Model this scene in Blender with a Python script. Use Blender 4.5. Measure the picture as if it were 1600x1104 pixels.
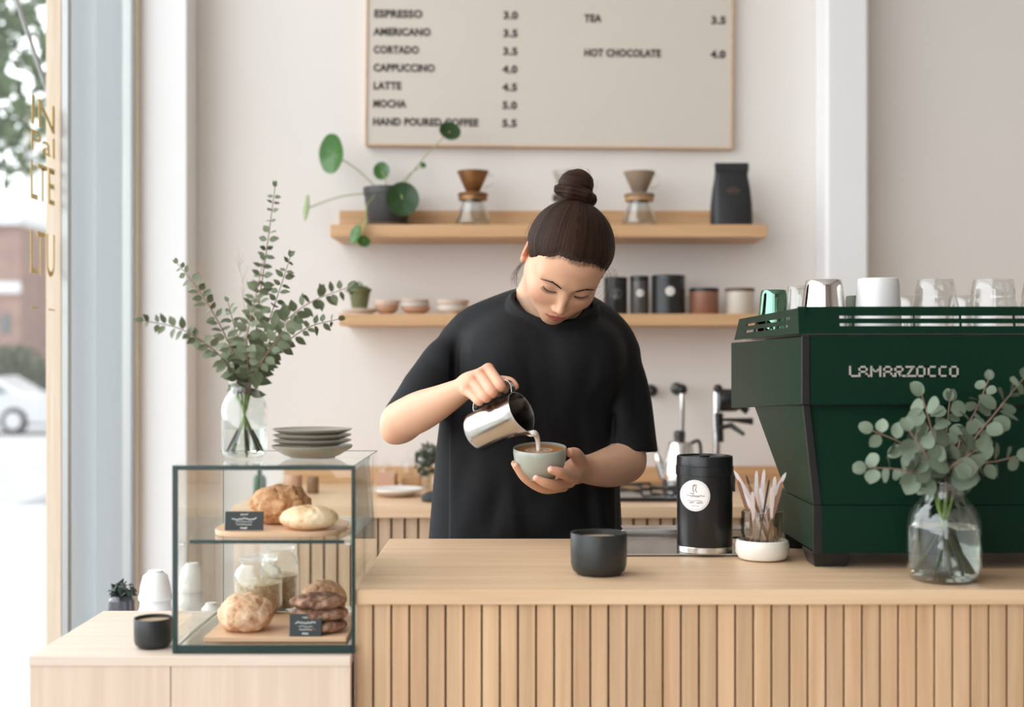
import bpy, math, random
import numpy as np
from mathutils import Vector, Matrix

# ------------------------------------------------------------------ camera, sky, lights, exposure
for _o in list(bpy.data.objects):
    bpy.data.objects.remove(_o, do_unlink=True)
S = bpy.context.scene
COL = S.collection
F_PX, CY, CAMZ = 2000.0, 565.0, 1.32

cam_data = bpy.data.cameras.new('camera')
cam = bpy.data.objects.new('camera', cam_data)
COL.objects.link(cam)
cam.location = (0, 0, CAMZ)
cam.rotation_euler = (math.pi / 2, 0, 0)
cam_data.sensor_width = 36
cam_data.lens = 45.0
cam_data.shift_y = 13.0 / 1600
cam_data.clip_start = 0.05
cam_data.clip_end = 300
cam_data.dof.use_dof = True
cam_data.dof.focus_distance = 2.33
cam_data.dof.aperture_fstop = 2.6
S.camera = cam

W = bpy.data.worlds.new('sky')
S.world = W
W.use_nodes = True
_nt = W.node_tree
_bg = _nt.nodes['Background']
_bg.inputs['Color'].default_value = (0.93, 0.965, 1.0, 1)
# overcast sky, its strength graded by hand to favour daylight from the left
_tc = _nt.nodes.new('ShaderNodeTexCoord'); _sx = _nt.nodes.new('ShaderNodeSeparateXYZ')
_nt.links.new(_tc.outputs['Generated'], _sx.inputs[0])
_m1 = _nt.nodes.new('ShaderNodeMapRange'); _m1.inputs['From Min'].default_value = 0.25; _m1.inputs['From Max'].default_value = -0.65
_m1.inputs['To Min'].default_value = 0.55; _m1.inputs['To Max'].default_value = 1.45; _m1.interpolation_type = 'SMOOTHSTEP'
_nt.links.new(_sx.outputs['X'], _m1.inputs['Value'])
_nt.links.new(_m1.outputs['Result'], _bg.inputs['Strength'])

S.view_settings.view_transform = 'Standard'
S.view_settings.look = 'None'
S.view_settings.gamma = 1
S.view_settings.use_curve_mapping = False
S.view_settings.exposure = 1.62
S.cycles.max_bounces = 14
S.cycles.diffuse_bounces = 6
S.cycles.glossy_bounces = 6
S.cycles.transmission_bounces = 12
S.cycles.transparent_max_bounces = 40
S.cycles.caustics_reflective = False
S.cycles.caustics_refractive = False
S.cycles.sample_clamp_indirect = 6
S.cycles.use_denoising = True

def area_light(name, loc, rot, sx, sy, power, color=(1, 1, 1), portal=False):
    d = bpy.data.lights.new(name, 'AREA')
    d.shape = 'RECTANGLE'; d.size = sx; d.size_y = sy; d.energy = power; d.color = color
    if portal:
        d.cycles.is_portal = True
    o = bpy.data.objects.new(name, d)
    o.location = loc; o.rotation_euler = rot
    COL.objects.link(o)
    return o

# daylight openings: the shopfront on the left and an added, unseen opening behind the camera
area_light('shopfront_portal', (-1.10, 0.45, 2.0), (0, -math.pi / 2, 0), 3.9, 7.0, 1, portal=True)
area_light('front_portal', (-0.50, -2.95, 2.25), (math.pi / 2, 0, 0), 1.2, 3.3, 1, portal=True)

# ------------------------------------------------------------------ helpers
def P(px, py, Y):
    """point of the place that lies at depth Y behind pixel px, py of the photograph"""
    return Vector(((px - 800) / F_PX * Y, Y, CAMZ - (py - CY) / F_PX * Y))

def PX(px, Y):
    return (px - 800) / F_PX * Y

def PZ(py, Y):
    return CAMZ - (py - CY) / F_PX * Y

def lin(c):
    """sRGB 0-255 to linear"""
    r = []
    for v in c[:3]:
        v = v / 255.0
        r.append(v / 12.92 if v <= 0.04045 else ((v + 0.055) / 1.055) ** 2.4)
    return (r[0], r[1], r[2], 1.0)

MATS = {}
def mat(name, color, rough=0.5, metal=0.0, noise=0.0, nscale=20.0, bump=0.0, bscale=60.0, spec=0.5, coat=0.0,
        sss=0.0, sss_r=(1, .35, .2), stretch=None, trans=0.0, ior=1.45, alpha=1.0, sheen=0.0, attr=False):
    if name in MATS:
        return MATS[name]
    m = bpy.data.materials.new(name); m.use_nodes = True
    nt = m.node_tree; N = nt.nodes; L = nt.links
    b = N['Principled BSDF']
    b.inputs['Base Color'].default_value = color
    b.inputs['Roughness'].default_value = rough
    b.inputs['Metallic'].default_value = metal
    b.inputs['Specular IOR Level'].default_value = spec
    b.inputs['IOR'].default_value = ior
    b.inputs['Coat Weight'].default_value = coat
    b.inputs['Transmission Weight'].default_value = trans
    b.inputs['Sheen Weight'].default_value = sheen
    if sss:
        b.inputs['Subsurface Weight'].default_value = sss
        b.inputs['Subsurface Radius'].default_value = sss_r
        b.inputs['Subsurface Scale'].default_value = 0.006
    src = None
    if attr:
        a = N.new('ShaderNodeAttribute'); a.attribute_name = 'Col'
        src = a.outputs['Color']
        L.new(src, b.inputs['Base Color'])
    if noise or bump:
        tc = N.new('ShaderNodeTexCoord')
        mp = N.new('ShaderNodeMapping')
        if stretch:
            mp.inputs['Scale'].default_value = stretch
        L.new(tc.outputs['Object'], mp.inputs['Vector'])
    if noise:
        n = N.new('ShaderNodeTexNoise'); n.inputs['Scale'].default_value = nscale; n.inputs['Detail'].default_value = 5
        L.new(mp.outputs['Vector'], n.inputs['Vector'])
        mr = N.new('ShaderNodeMapRange')
        mr.inputs['To Min'].default_value = 1 - noise; mr.inputs['To Max'].default_value = 1 + noise
        mr.inputs['From Min'].default_value = 0.25; mr.inputs['From Max'].default_value = 0.75
        L.new(n.outputs['Fac'], mr.inputs['Value'])
        mx = N.new('ShaderNodeVectorMath'); mx.operation = 'SCALE'
        if src: L.new(src, mx.inputs[0])
        else: mx.inputs[0].default_value = color[:3]
        L.new(mr.outputs['Result'], mx.inputs['Scale'])
        L.new(mx.outputs['Vector'], b.inputs['Base Color'])
    if bump:
        n2 = N.new('ShaderNodeTexNoise'); n2.inputs['Scale'].default_value = bscale; n2.inputs['Detail'].default_value = 4
        L.new(mp.outputs['Vector'], n2.inputs['Vector'])
        bp = N.new('ShaderNodeBump'); bp.inputs['Strength'].default_value = bump; bp.inputs['Distance'].default_value = 0.004
        L.new(n2.outputs['Fac'], bp.inputs['Height'])
        L.new(bp.outputs['Normal'], b.inputs['Normal'])
    MATS[name] = m
    return m

def wood(name, c1, c2, axis='x', rough=0.45, scale=1.0, coat=0.0, per_board=0.0, board=0.026):
    """fine straight grain running along one axis of the object; per_board: tone step from slat to slat"""
    if name in MATS:
        return MATS[name]
    m = bpy.data.materials.new(name); m.use_nodes = True
    nt = m.node_tree; N = nt.nodes; L = nt.links
    b = N['Principled BSDF']; b.inputs['Roughness'].default_value = rough
    b.inputs['Coat Weight'].default_value = coat
    tc = N.new('ShaderNodeTexCoord'); mp = N.new('ShaderNodeMapping')
    sc = {'x': (1.2, 34, 34), 'y': (34, 1.2, 34), 'z': (34, 34, 1.2)}[axis]
    mp.inputs['Scale'].default_value = tuple(v * scale for v in sc)
    L.new(tc.outputs['Object'], mp.inputs['Vector'])
    n = N.new('ShaderNodeTexNoise'); n.inputs['Scale'].default_value = 1.6; n.inputs['Detail'].default_value = 7
    n.inputs['Roughness'].default_value = 0.62; n.inputs['Distortion'].default_value = 0.25
    L.new(mp.outputs['Vector'], n.inputs['Vector'])
    cr = N.new('ShaderNodeValToRGB')
    cr.color_ramp.elements[0].position = 0.3; cr.color_ramp.elements[0].color = c2
    cr.color_ramp.elements[1].position = 0.68; cr.color_ramp.elements[1].color = c1
    L.new(n.outputs['Fac'], cr.inputs['Fac'])
    out = cr.outputs['Color']
    if per_board:
        sx = N.new('ShaderNodeSeparateXYZ'); L.new(tc.outputs['Object'], sx.inputs[0])
        dv = N.new('ShaderNodeMath'); dv.operation = 'DIVIDE'; dv.inputs[1].default_value = board
        L.new(sx.outputs['X'], dv.inputs[0])
        fl = N.new('ShaderNodeMath'); fl.operation = 'FLOOR'; L.new(dv.outputs[0], fl.inputs[0])
        wn = N.new('ShaderNodeTexWhiteNoise'); wn.noise_dimensions = '1D'
        L.new(fl.outputs[0], wn.inputs['W'])
        mr = N.new('ShaderNodeMapRange'); mr.inputs['To Min'].default_value = 1 - per_board; mr.inputs['To Max'].default_value = 1 + per_board * .45
        L.new(wn.outputs['Value'], mr.inputs['Value'])
        vm = N.new('ShaderNodeVectorMath'); vm.operation = 'SCALE'
        L.new(out, vm.inputs[0]); L.new(mr.outputs['Result'], vm.inputs['Scale'])
        out = vm.outputs['Vector']
    L.new(out, b.inputs['Base Color'])
    bp = N.new('ShaderNodeBump'); bp.inputs['Strength'].default_value = 0.08; bp.inputs['Distance'].default_value = 0.002
    L.new(n.outputs['Fac'], bp.inputs['Height']); L.new(bp.outputs['Normal'], b.inputs['Normal'])
    MATS[name] = m
    return m

def thin_glass(name, tint=(0.985, 0.99, 0.985, 1), ior=1.45, gloss=(1, 1, 1, 1), boost=1.0):
    """a thin pane or wall of glass: clear with mirror-like reflection by angle"""
    if name in MATS:
        return MATS[name]
    m = bpy.data.materials.new(name); m.use_nodes = True
    nt = m.node_tree; N = nt.nodes; L = nt.links
    N.remove(N['Principled BSDF'])
    t = N.new('ShaderNodeBsdfTransparent'); t.inputs['Color'].default_value = tint
    g = N.new('ShaderNodeBsdfGlossy'); g.inputs['Roughness'].default_value = 0.0; g.inputs['Color'].default_value = gloss
    # reflection by angle, the same seen from either side of the wall
    lw = N.new('ShaderNodeLayerWeight'); lw.inputs['Blend'].default_value = 0.5
    pw = N.new('ShaderNodeMath'); pw.operation = 'POWER'; pw.inputs[1].default_value = 4.0
    L.new(lw.outputs['Facing'], pw.inputs[0])
    mu = N.new('ShaderNodeMath'); mu.operation = 'MULTIPLY_ADD'; mu.inputs[1].default_value = 0.75 * boost; mu.inputs[2].default_value = 0.035 * boost; mu.use_clamp = True
    L.new(pw.outputs[0], mu.inputs[0])
    mx = N.new('ShaderNodeMixShader'); fac = mu.outputs[0]
    L.new(fac, mx.inputs['Fac']); L.new(t.outputs[0], mx.inputs[1]); L.new(g.outputs[0], mx.inputs[2])
    L.new(mx.outputs[0], N['Material Output'].inputs['Surface'])
    MATS[name] = m
    return m

class G:
    """a bag of faces that becomes ONE mesh object"""
    def __init__(s):
        s.v = []; s.f = []; s.mi = []
    def add(s, vs, fs, mi=0):
        n = len(s.v)
        s.v += [tuple(v) for v in vs]
        s.f += [tuple(i + n for i in f) for f in fs]
        s.mi += [mi] * len(fs)
        return s
    def box(s, x0, x1, y0, y1, z0, z1, mi=0):
        vs = [(x0, y0, z0), (x1, y0, z0), (x1, y1, z0), (x0, y1, z0), (x0, y0, z1), (x1, y0, z1), (x1, y1, z1), (x0, y1, z1)]
        return s.hexa(vs, mi)
    def hexa(s, vs, mi=0):
        return s.add(vs, [(0, 3, 2, 1), (4, 5, 6, 7), (0, 1, 5, 4), (1, 2, 6, 5), (2, 3, 7, 6), (3, 0, 4, 7)], mi)
    def prism(s, poly, axis, a, b, mi=0):
        """polygon in the two other axes extruded along axis from a to b"""
        def mk(p, t):
            return {'x': (t, p[0], p[1]), 'y': (p[0], t, p[1]), 'z': (p[0], p[1], t)}[axis]
        n = len(poly)
        vs = [mk(p, a) for p in poly] + [mk(p, b) for p in poly]
        fs = [tuple(range(n))[::-1], tuple(range(n, 2 * n))] + [(i, (i + 1) % n, (i + 1) % n + n, i + n) for i in range(n)]
        return s.add(vs, fs, mi)
    def lathe(s, prof, c=(0, 0, 0), seg=40, M=None, mi=0, wob=None):
        """profile [(r,z)...] turned about z; r=0 ends close it"""
        base = len(s.v); rows = []
        for (r, z) in prof:
            if r <= 1e-6:
                rows.append([len(s.v)]); p = Vector((0, 0, z)); p = (M @ p) if M else p
                s.v.append((p.x + c[0], p.y + c[1], p.z + c[2]))
            else:
                row = []
                for k in range(seg):
                    a = 2 * math.pi * k / seg
                    rr = r * (wob(a, z) if wob else 1)
                    p = Vector((rr * math.cos(a), rr * math.sin(a), z)); p = (M @ p) if M else p
                    row.append(len(s.v)); s.v.append((p.x + c[0], p.y + c[1], p.z + c[2]))
                rows.append(row)
        for a, b in zip(rows[:-1], rows[1:]):
            for k in range(seg):
                k2 = (k + 1) % seg
                if len(a) == 1 and len(b) == 1: continue
                if len(a) == 1: s.f.append((a[0], b[k2], b[k]))
                elif len(b) == 1: s.f.append((a[k], a[k2], b[0]))
                else: s.f.append((a[k], a[k2], b[k2], b[k]))
                s.mi.append(mi)
        return s
    def tube(s, pts, rad, seg=10, cap=True, mi=0):
        pts = [Vector(p) for p in pts]; n = len(pts)
        if not isinstance(rad, (list, tuple)): rad = [rad] * n
        t0 = (pts[1] - pts[0]).normalized()
        u = t0.orthogonal().normalized()
        rings = []
        for i, p in enumerate(pts):
            t = (pts[min(i + 1, n - 1)] - pts[max(i - 1, 0)])
            t = t.normalized() if t.length > 1e-9 else t0
            u = (u - t * u.dot(t)).normalized(); w = t.cross(u)
            ring = []
            for k in range(seg):
                a = 2 * math.pi * k / seg
                q = p + (u * math.cos(a) + w * math.sin(a)) * rad[i]
                ring.append(len(s.v)); s.v.append(tuple(q))
            rings.append(ring)
        for a, b in zip(rings[:-1], rings[1:]):
            for k in range(seg):
                k2 = (k + 1) % seg
                s.f.append((a[k], a[k2], b[k2], b[k])); s.mi.append(mi)
        if cap:
            s.f.append(tuple(rings[0][::-1])); s.mi.append(mi)
            s.f.append(tuple(rings[-1])); s.mi.append(mi)
        return s
    def ball(s, c, r, seg=14, rings=8, mi=0):
        rx, ry, rz = r if isinstance(r, (tuple, list)) else (r, r, r)
        prof = [(math.sin(math.pi * i / rings), -math.cos(math.pi * i / rings)) for i in range(rings + 1)]
        prof[0] = (0, -1); prof[-1] = (0, 1)
        return s.lathe(prof, c, seg, Matrix.Diagonal((rx, ry, rz)), mi)

def obj(name, g, m, parent=None, world=True, smooth=35, bevel=0.0, bseg=2, sub=0, colors=None):
    """link the bag (or a (verts, faces) pair) as one mesh object; vertices are given in world space unless world=False"""
    if isinstance(g, tuple):
        vs, fs = g; mi = None
    else:
        vs, fs, mi = g.v, g.f, g.mi
    me = bpy.data.meshes.new(name)
    me.from_pydata([tuple(v) for v in vs] if not isinstance(vs, np.ndarray) else vs.tolist(), [], [tuple(f) for f in fs] if not isinstance(fs, np.ndarray) else fs.tolist())
    ms = m if isinstance(m, (list, tuple)) else [m]
    for q in ms: me.materials.append(q)
    if mi and len(ms) > 1:
        me.polygons.foreach_set('material_index', mi)
    if colors is not None:
        ca = me.color_attributes.new('Col', 'FLOAT_COLOR', 'POINT')
        ca.data.foreach_set('color', np.asarray(colors, dtype=np.float32).ravel())
    me.update()
    if smooth:
        me.polygons.foreach_set('use_smooth', [True] * len(me.polygons))
        if smooth < 180:
            me.set_sharp_from_angle(angle=math.radians(smooth))
    o = bpy.data.objects.new(name, me)
    COL.objects.link(o)
    off = Vector((0, 0, 0))
    if parent is not None:
        o.parent = parent
        if world:
            q = parent
            while q is not None:
                off += q.location; q = q.parent
    elif world and len(vs):
        # put the origin at the base centre of the shape
        a = np.asarray([tuple(v) for v in vs]) if not isinstance(vs, np.ndarray) else vs
        lo, hi = a.min(0), a.max(0)
        off = Vector(((lo[0] + hi[0]) / 2, (lo[1] + hi[1]) / 2, lo[2]))
        o.location = off
    if off.length > 0:
        me.transform(Matrix.Translation(-off))
    if bevel:
        md = o.modifiers.new('bevel', 'BEVEL'); md.width = bevel; md.segments = bseg; md.limit_method = 'ANGLE'; md.angle_limit = math.radians(40)
        md.harden_normals = True
    if sub:
        md = o.modifiers.new('sub', 'SUBSURF'); md.levels = sub; md.render_levels = sub
    return o

def thing(name, label, cat, loc=(0, 0, 0), group=None):
    o = bpy.data.objects.new(name, None); COL.objects.link(o)
    o.location = loc; o.empty_display_size = 0.02
    return tag(o, label, cat, group)

def tag(o, label=None, cat=None, group=None, kind=None):
    if label: o['label'] = label
    if cat: o['category'] = cat
    if group: o['group'] = group
    if kind: o['kind'] = kind
    return o

def struct(name, g, m, **k):
    o = obj(name, g, m, **k); o['kind'] = 'structure'
    return o

def copy_tree(o, parent=None):
    c = o.copy(); COL.objects.link(c); c.parent = parent
    for ch in list(o.children):
        copy_tree(ch, c)
    return c

def text_mesh(txt, size, depth=0.0008, align='LEFT', sp=1.0, bold=0.0):
    cu = bpy.data.curves.new('t', 'FONT'); cu.body = txt; cu.size = size; cu.extrude = depth; cu.align_x = align
    cu.space_character = sp; cu.offset = bold; cu.resolution_u = 3
    o = bpy.data.objects.new('t', cu); COL.objects.link(o)
    dg = bpy.context.evaluated_depsgraph_get(); dg.update()
    me = bpy.data.meshes.new_from_object(o.evaluated_get(dg))
    vs = [tuple(v.co) for v in me.vertices]; fs = [tuple(p.vertices) for p in me.polygons]
    bpy.data.objects.remove(o, do_unlink=True); bpy.data.curves.remove(cu); bpy.data.meshes.remove(me)
    return vs, fs

def place_text(g, txt, size, M, **k):
    vs, fs = text_mesh(txt, size, **k)
    g.add([tuple(M @ Vector(v)) for v in vs], fs)

def frame(origin, xdir, ydir):
    """matrix whose local x, y, z are xdir, ydir, and their cross product"""
    x = Vector(xdir).normalized(); y = Vector(ydir); y = (y - x * y.dot(x)).normalized(); z = x.cross(y)
    M = Matrix((x, y, z)).transposed().to_4x4(); M.translation = Vector(origin)
    return M

def axis_frame(origin, zdir, xhint=(1, 0, 0)):
    z = Vector(zdir).normalized(); x = Vector(xhint); x = (x - z * x.dot(z)).normalized(); y = z.cross(x)
    M = Matrix((x, y, z)).transposed().to_4x4(); M.translation = Vector(origin)
    return M

def bez(p0, p1, p2, p3, n=12):
    r = []
    for i in range(n + 1):
        t = i / n
        r.append(Vector(p0) * (1 - t) ** 3 + Vector(p1) * 3 * t * (1 - t) ** 2 + Vector(p2) * 3 * t * t * (1 - t) + Vector(p3) * t ** 3)
    return r

def smooth_path(pts, n=6):
    """Catmull-Rom through the points"""
    p = [Vector(q) for q in pts]; p = [p[0] * 2 - p[1]] + p + [p[-1] * 2 - p[-2]]
    r = []
    for i in range(1, len(p) - 2):
        for k in range(n):
            t = k / n
            r.append(0.5 * ((2 * p[i]) + (-p[i - 1] + p[i + 1]) * t + (2 * p[i - 1] - 5 * p[i] + 4 * p[i + 1] - p[i + 2]) * t * t + (-p[i - 1] + 3 * p[i] - 3 * p[i + 1] + p[i + 2]) * t ** 3))
    r.append(p[-2])
    return r

# ---- implicit surfaces on a grid, for bodies, cloth, bread and hair
class Field:
    def __init__(s, lo, hi, h):
        s.h = h; s.lo = np.array(lo, float)
        s.n = np.ceil((np.array(hi, float) - s.lo) / h).astype(int) + 1
        s.v = np.full(tuple(s.n), 1.0, np.float32)
    def _sub(s, lo, hi):
        a = np.clip(np.floor((np.array(lo) - s.lo) / s.h).astype(int), 0, s.n)
        b = np.clip(np.ceil((np.array(hi) - s.lo) / s.h).astype(int) + 1, 0, s.n)
        if (b <= a).any(): return None
        sl = tuple(slice(a[i], b[i]) for i in range(3))
        ax = [(s.lo[i] + np.arange(a[i], b[i]) * s.h).astype(np.float32) for i in range(3)]
        return sl, ax[0][:, None, None], ax[1][None, :, None], ax[2][None, None, :]
    def op(s, fn, lo, hi, k=0.0, mode='u', pad=0.0):
        p = k + 3 * s.h + pad
        r = s._sub(np.array(lo) - p, np.array(hi) + p)
        if r is None: return s
        sl, x, y, z = r
        d = fn(x, y, z); a = s.v[sl]
        if mode == 'u':
            if k > 0:
                hh = np.clip(0.5 + 0.5 * (a - d) / k, 0, 1); s.v[sl] = a * (1 - hh) + d * hh - k * hh * (1 - hh)
            else: s.v[sl] = np.minimum(a, d)
        elif mode == 's':
            if k > 0:
                hh = np.clip(0.5 - 0.5 * (a + d) / k, 0, 1); s.v[sl] = a * (1 - hh) - d * hh + k * hh * (1 - hh)
            else: s.v[sl] = np.maximum(a, -d)
        elif mode == 'i':
            s.v[sl] = np.maximum(a, d)
        elif mode == 'd':
            s.v[sl] = a + d
        return s
    def ell(s, c, r, R=None, k=0.0, mode='u'):
        c = np.array(c, float); r = np.array(r, float); m = r.max()
        Rm = None if R is None else np.array(R, float)      # rows: local axes in world
        def fn(x, y, z):
            X, Y, Z = x - c[0], y - c[1], z - c[2]
            if Rm is not None:
                X, Y, Z = (Rm[0, 0] * X + Rm[0, 1] * Y + Rm[0, 2] * Z, Rm[1, 0] * X + Rm[1, 1] * Y + Rm[1, 2] * Z, Rm[2, 0] * X + Rm[2, 1] * Y + Rm[2, 2] * Z)
            k0 = np.sqrt((X / r[0]) ** 2 + (Y / r[1]) ** 2 + (Z / r[2]) ** 2)
            k1 = np.sqrt((X / r[0] ** 2) ** 2 + (Y / r[1] ** 2) ** 2 + (Z / r[2] ** 2) ** 2) + 1e-9
            return k0 * (k0 - 1) / k1
        return s.op(fn, c - m, c + m, k, mode)
    def cone(s, a, b, ra, rb, k=0.0, mode='u', flat=None):
        """capsule whose radius goes from ra to rb; flat=(dir, factor) squashes it along dir"""
        a = np.array(a, float); b = np.array(b, float); ab = b - a; L2 = (ab ** 2).sum() + 1e-12; m = max(ra, rb)
        def fn(x, y, z):
            X, Y, Z = x - a[0], y - a[1], z - a[2]
            t = np.clip((X * ab[0] + Y * ab[1] + Z * ab[2]) / L2, 0, 1)
            X, Y, Z = X - t * ab[0], Y - t * ab[1], Z - t * ab[2]
            if flat is not None:
                q = np.array(flat[0], float); q = q / np.linalg.norm(q); e = (X * q[0] + Y * q[1] + Z * q[2]) * (flat[1] - 1)
                X, Y, Z = X + e * q[0], Y + e * q[1], Z + e * q[2]
            return np.sqrt(X * X + Y * Y + Z * Z) - (ra + (rb - ra) * t)
        return s.op(fn, np.minimum(a, b) - m, np.maximum(a, b) + m, k, mode)
    def chain(s, pts, rad, k=0.0, kk=None, mode='u', flat=None):
        for i in range(len(pts) - 1):
            s.cone(pts[i], pts[i + 1], rad[i], rad[i + 1], k if i == 0 else (kk if kk is not None else k), mode, flat)
        return s
    def limb(s, pts, rad, k=0.0, n=6, flat=None):
        """smoothly tapering limb through the points, joined to what is there with radius k"""
        sp = smooth_path([Vector((*p,)) for p in pts], n)
        rv = smooth_path([Vector((r, 0, 0)) for r in rad], n)
        sp = [np.array(p) for p in sp]; rr = [v.x for v in rv]
        m = max(rr) + k + 4 * s.h
        r = s._sub(np.min(sp, 0) - m, np.max(sp, 0) + m)
        if r is None: return s
        sl = r[0]
        t = Field.__new__(Field); t.h = s.h; t.lo = s.lo + np.array([q.start for q in sl]) * s.h
        t.v = np.full(tuple(q.stop - q.start for q in sl), 1.0, np.float32); t.n = np.array(t.v.shape)
        big = max(.03, k + .01)
        for i in range(len(sp) - 1):
            a, b, ra, rb = sp[i], sp[i + 1], rr[i], rr[i + 1]
            t.op(_cone_fn(a, b, ra, rb, flat), np.minimum(a, b) - max(ra, rb) - k, np.maximum(a, b) + max(ra, rb) + k)
        a = s.v[sl]; d = t.v
        if k > 0:
            hh = np.clip(.5 + .5 * (a - d) / k, 0, 1); s.v[sl] = a * (1 - hh) + d * hh - k * hh * (1 - hh)
        else: s.v[sl] = np.minimum(a, d)
        return s
    def mesh(s):
        return surface_nets(s.v, s.lo, s.h)

def _cone_fn(a, b, ra, rb, flat=None):
    ab = b - a; L2 = (ab ** 2).sum() + 1e-12
    def fn(x, y, z):
        X, Y, Z = x - a[0], y - a[1], z - a[2]
        t = np.clip((X * ab[0] + Y * ab[1] + Z * ab[2]) / L2, 0, 1)
        X, Y, Z = X - t * ab[0], Y - t * ab[1], Z - t * ab[2]
        if flat is not None:
            q = np.array(flat[0], float); q = q / np.linalg.norm(q); e = (X * q[0] + Y * q[1] + Z * q[2]) * (flat[1] - 1)
            X, Y, Z = X + e * q[0], Y + e * q[1], Z + e * q[2]
        return np.sqrt(X * X + Y * Y + Z * Z) - (ra + (rb - ra) * t)
    return fn

def surface_nets(v, lo, h):
    v = v.astype(np.float32)
    neg = v < 0
    nx, ny, nz = v.shape
    c = np.zeros((nx - 1, ny - 1, nz - 1), np.uint8)
    for dx in (0, 1):
        for dy in (0, 1):
            for dz in (0, 1):
                c += neg[dx:nx - 1 + dx, dy:ny - 1 + dy, dz:nz - 1 + dz]
    act = (c > 0) & (c < 8)
    I = np.argwhere(act)
    idx = np.full(act.shape, -1, np.int32)
    idx[act] = np.arange(len(I))
    acc = np.zeros((len(I), 3)); cnt = np.zeros(len(I))
    i, j, k = I[:, 0], I[:, 1], I[:, 2]
    cor = {}
    for dx in (0, 1):
        for dy in (0, 1):
            for dz in (0, 1):
                cor[(dx, dy, dz)] = v[i + dx, j + dy, k + dz].astype(np.float64)
    for ax in range(3):
        for o1 in (0, 1):
            for o2 in (0, 1):
                p = [0, 0, 0]; q = [0, 0, 0]
                oth = [a for a in range(3) if a != ax]
                p[oth[0]] = q[oth[0]] = o1; p[oth[1]] = q[oth[1]] = o2; q[ax] = 1
                a = cor[tuple(p)]; b = cor[tuple(q)]
                m = (a < 0) != (b < 0)
                t = a[m] / (a[m] - b[m])
                pos = np.zeros((m.sum(), 3)); pos[:, oth[0]] = o1; pos[:, oth[1]] = o2; pos[:, ax] = t
                acc[m] += pos; cnt[m] += 1
    V = (I + acc / cnt[:, None]) * h + lo
    quads = []
    for ax in range(3):
        sl0 = [slice(1, -1)] * 3; sl0[ax] = slice(0, -1)
        sl1 = [slice(1, -1)] * 3; sl1[ax] = slice(1, None)
        A = neg[tuple(sl0)]; B = neg[tuple(sl1)]
        E = np.argwhere(A != B)
        if not len(E): continue
        oth = [(1, 2), (2, 0), (0, 1)][ax]
        base = E.copy()
        for a in oth: base[:, a] += 1
        def at(o1, o2):
            q = base.copy(); q[:, oth[0]] -= o1; q[:, oth[1]] -= o2
            return idx[q[:, 0], q[:, 1], q[:, 2]]
        q = np.stack([at(1, 1), at(0, 1), at(0, 0), at(1, 0)], 1)
        s = A[tuple(E.T)]
        q[~s] = q[~s][:, ::-1]
        quads.append(q)
    Q = np.concatenate(quads)
    Q = Q[(Q >= 0).all(1)]
    return V, Q

def vnoise(p, seed=0):
    """smooth value noise in 3-D, p (...,3), about -1..1"""
    p = np.asarray(p, float); i = np.floor(p).astype(np.int64); f = p - i; f = f * f * (3 - 2 * f)
    def hsh(a, b, c):
        n = (a * 374761393 + b * 668265263 + c * 2147483647 + seed * 1442695041) & 0xFFFFFFFF
        n = ((n ^ (n >> 13)) * 1274126177) & 0xFFFFFFFF
        return ((n ^ (n >> 16)) & 0xFFFF) / 32767.5 - 1
    r = 0
    for dx in (0, 1):
        for dy in (0, 1):
            for dz in (0, 1):
                w = (f[..., 0] if dx else 1 - f[..., 0]) * (f[..., 1] if dy else 1 - f[..., 1]) * (f[..., 2] if dz else 1 - f[..., 2])
                r = r + w * hsh(i[..., 0] + dx, i[..., 1] + dy, i[..., 2] + dz)
    return r

def seg_normals(V, Q):
    n = np.cross(V[Q[:, 2]] - V[Q[:, 0]], V[Q[:, 3]] - V[Q[:, 1]])
    N = np.zeros_like(V)
    for k in range(4): np.add.at(N, Q[:, k], n)
    return N / (np.linalg.norm(N, axis=1, keepdims=True) + 1e-12)

# ------------------------------------------------------------------ materials of the room
WALL = mat('wall_paint', (0.775, 0.73, 0.685, 1), 0.85, noise=0.012, nscale=3, bump=0.05, bscale=120)
WHITE = mat('white_paint', (0.84, 0.835, 0.83, 1), 0.7)
CEIL = mat('ceiling_paint', (0.82, 0.81, 0.79, 1), 0.9)
FLOORM = mat('concrete_floor', (0.60, 0.56, 0.52, 1), 0.5, noise=0.12, nscale=5, bump=0.1)
OAK_X = wood('oak_top', lin((222, 190, 155)), lin((203, 167, 130)), 'x', 0.42)
OAK_Z = wood('oak_slats', lin((214, 178, 140)), lin((188, 148, 110)), 'z', 0.5, per_board=0.16, board=0.0262)
OAK_SHELF = wood('oak_shelf', lin((214, 174, 130)), lin((190, 147, 104)), 'x', 0.5)
ASH = wood('pale_ash', lin((224, 206, 189)), lin((210, 190, 170)), 'x', 0.5)
ASH_Z = wood('pale_ash_panel', lin((222, 200, 180)), lin((206, 182, 160)), 'z', 0.5)
GAP = mat('dark_gap', lin((92, 62, 42)), 0.8)
PANE = thin_glass('window_pane', (0.98, 0.985, 0.985, 1), boost=0.3)

XW, YB = -1.18, 4.15           # window wall, back wall

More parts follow.
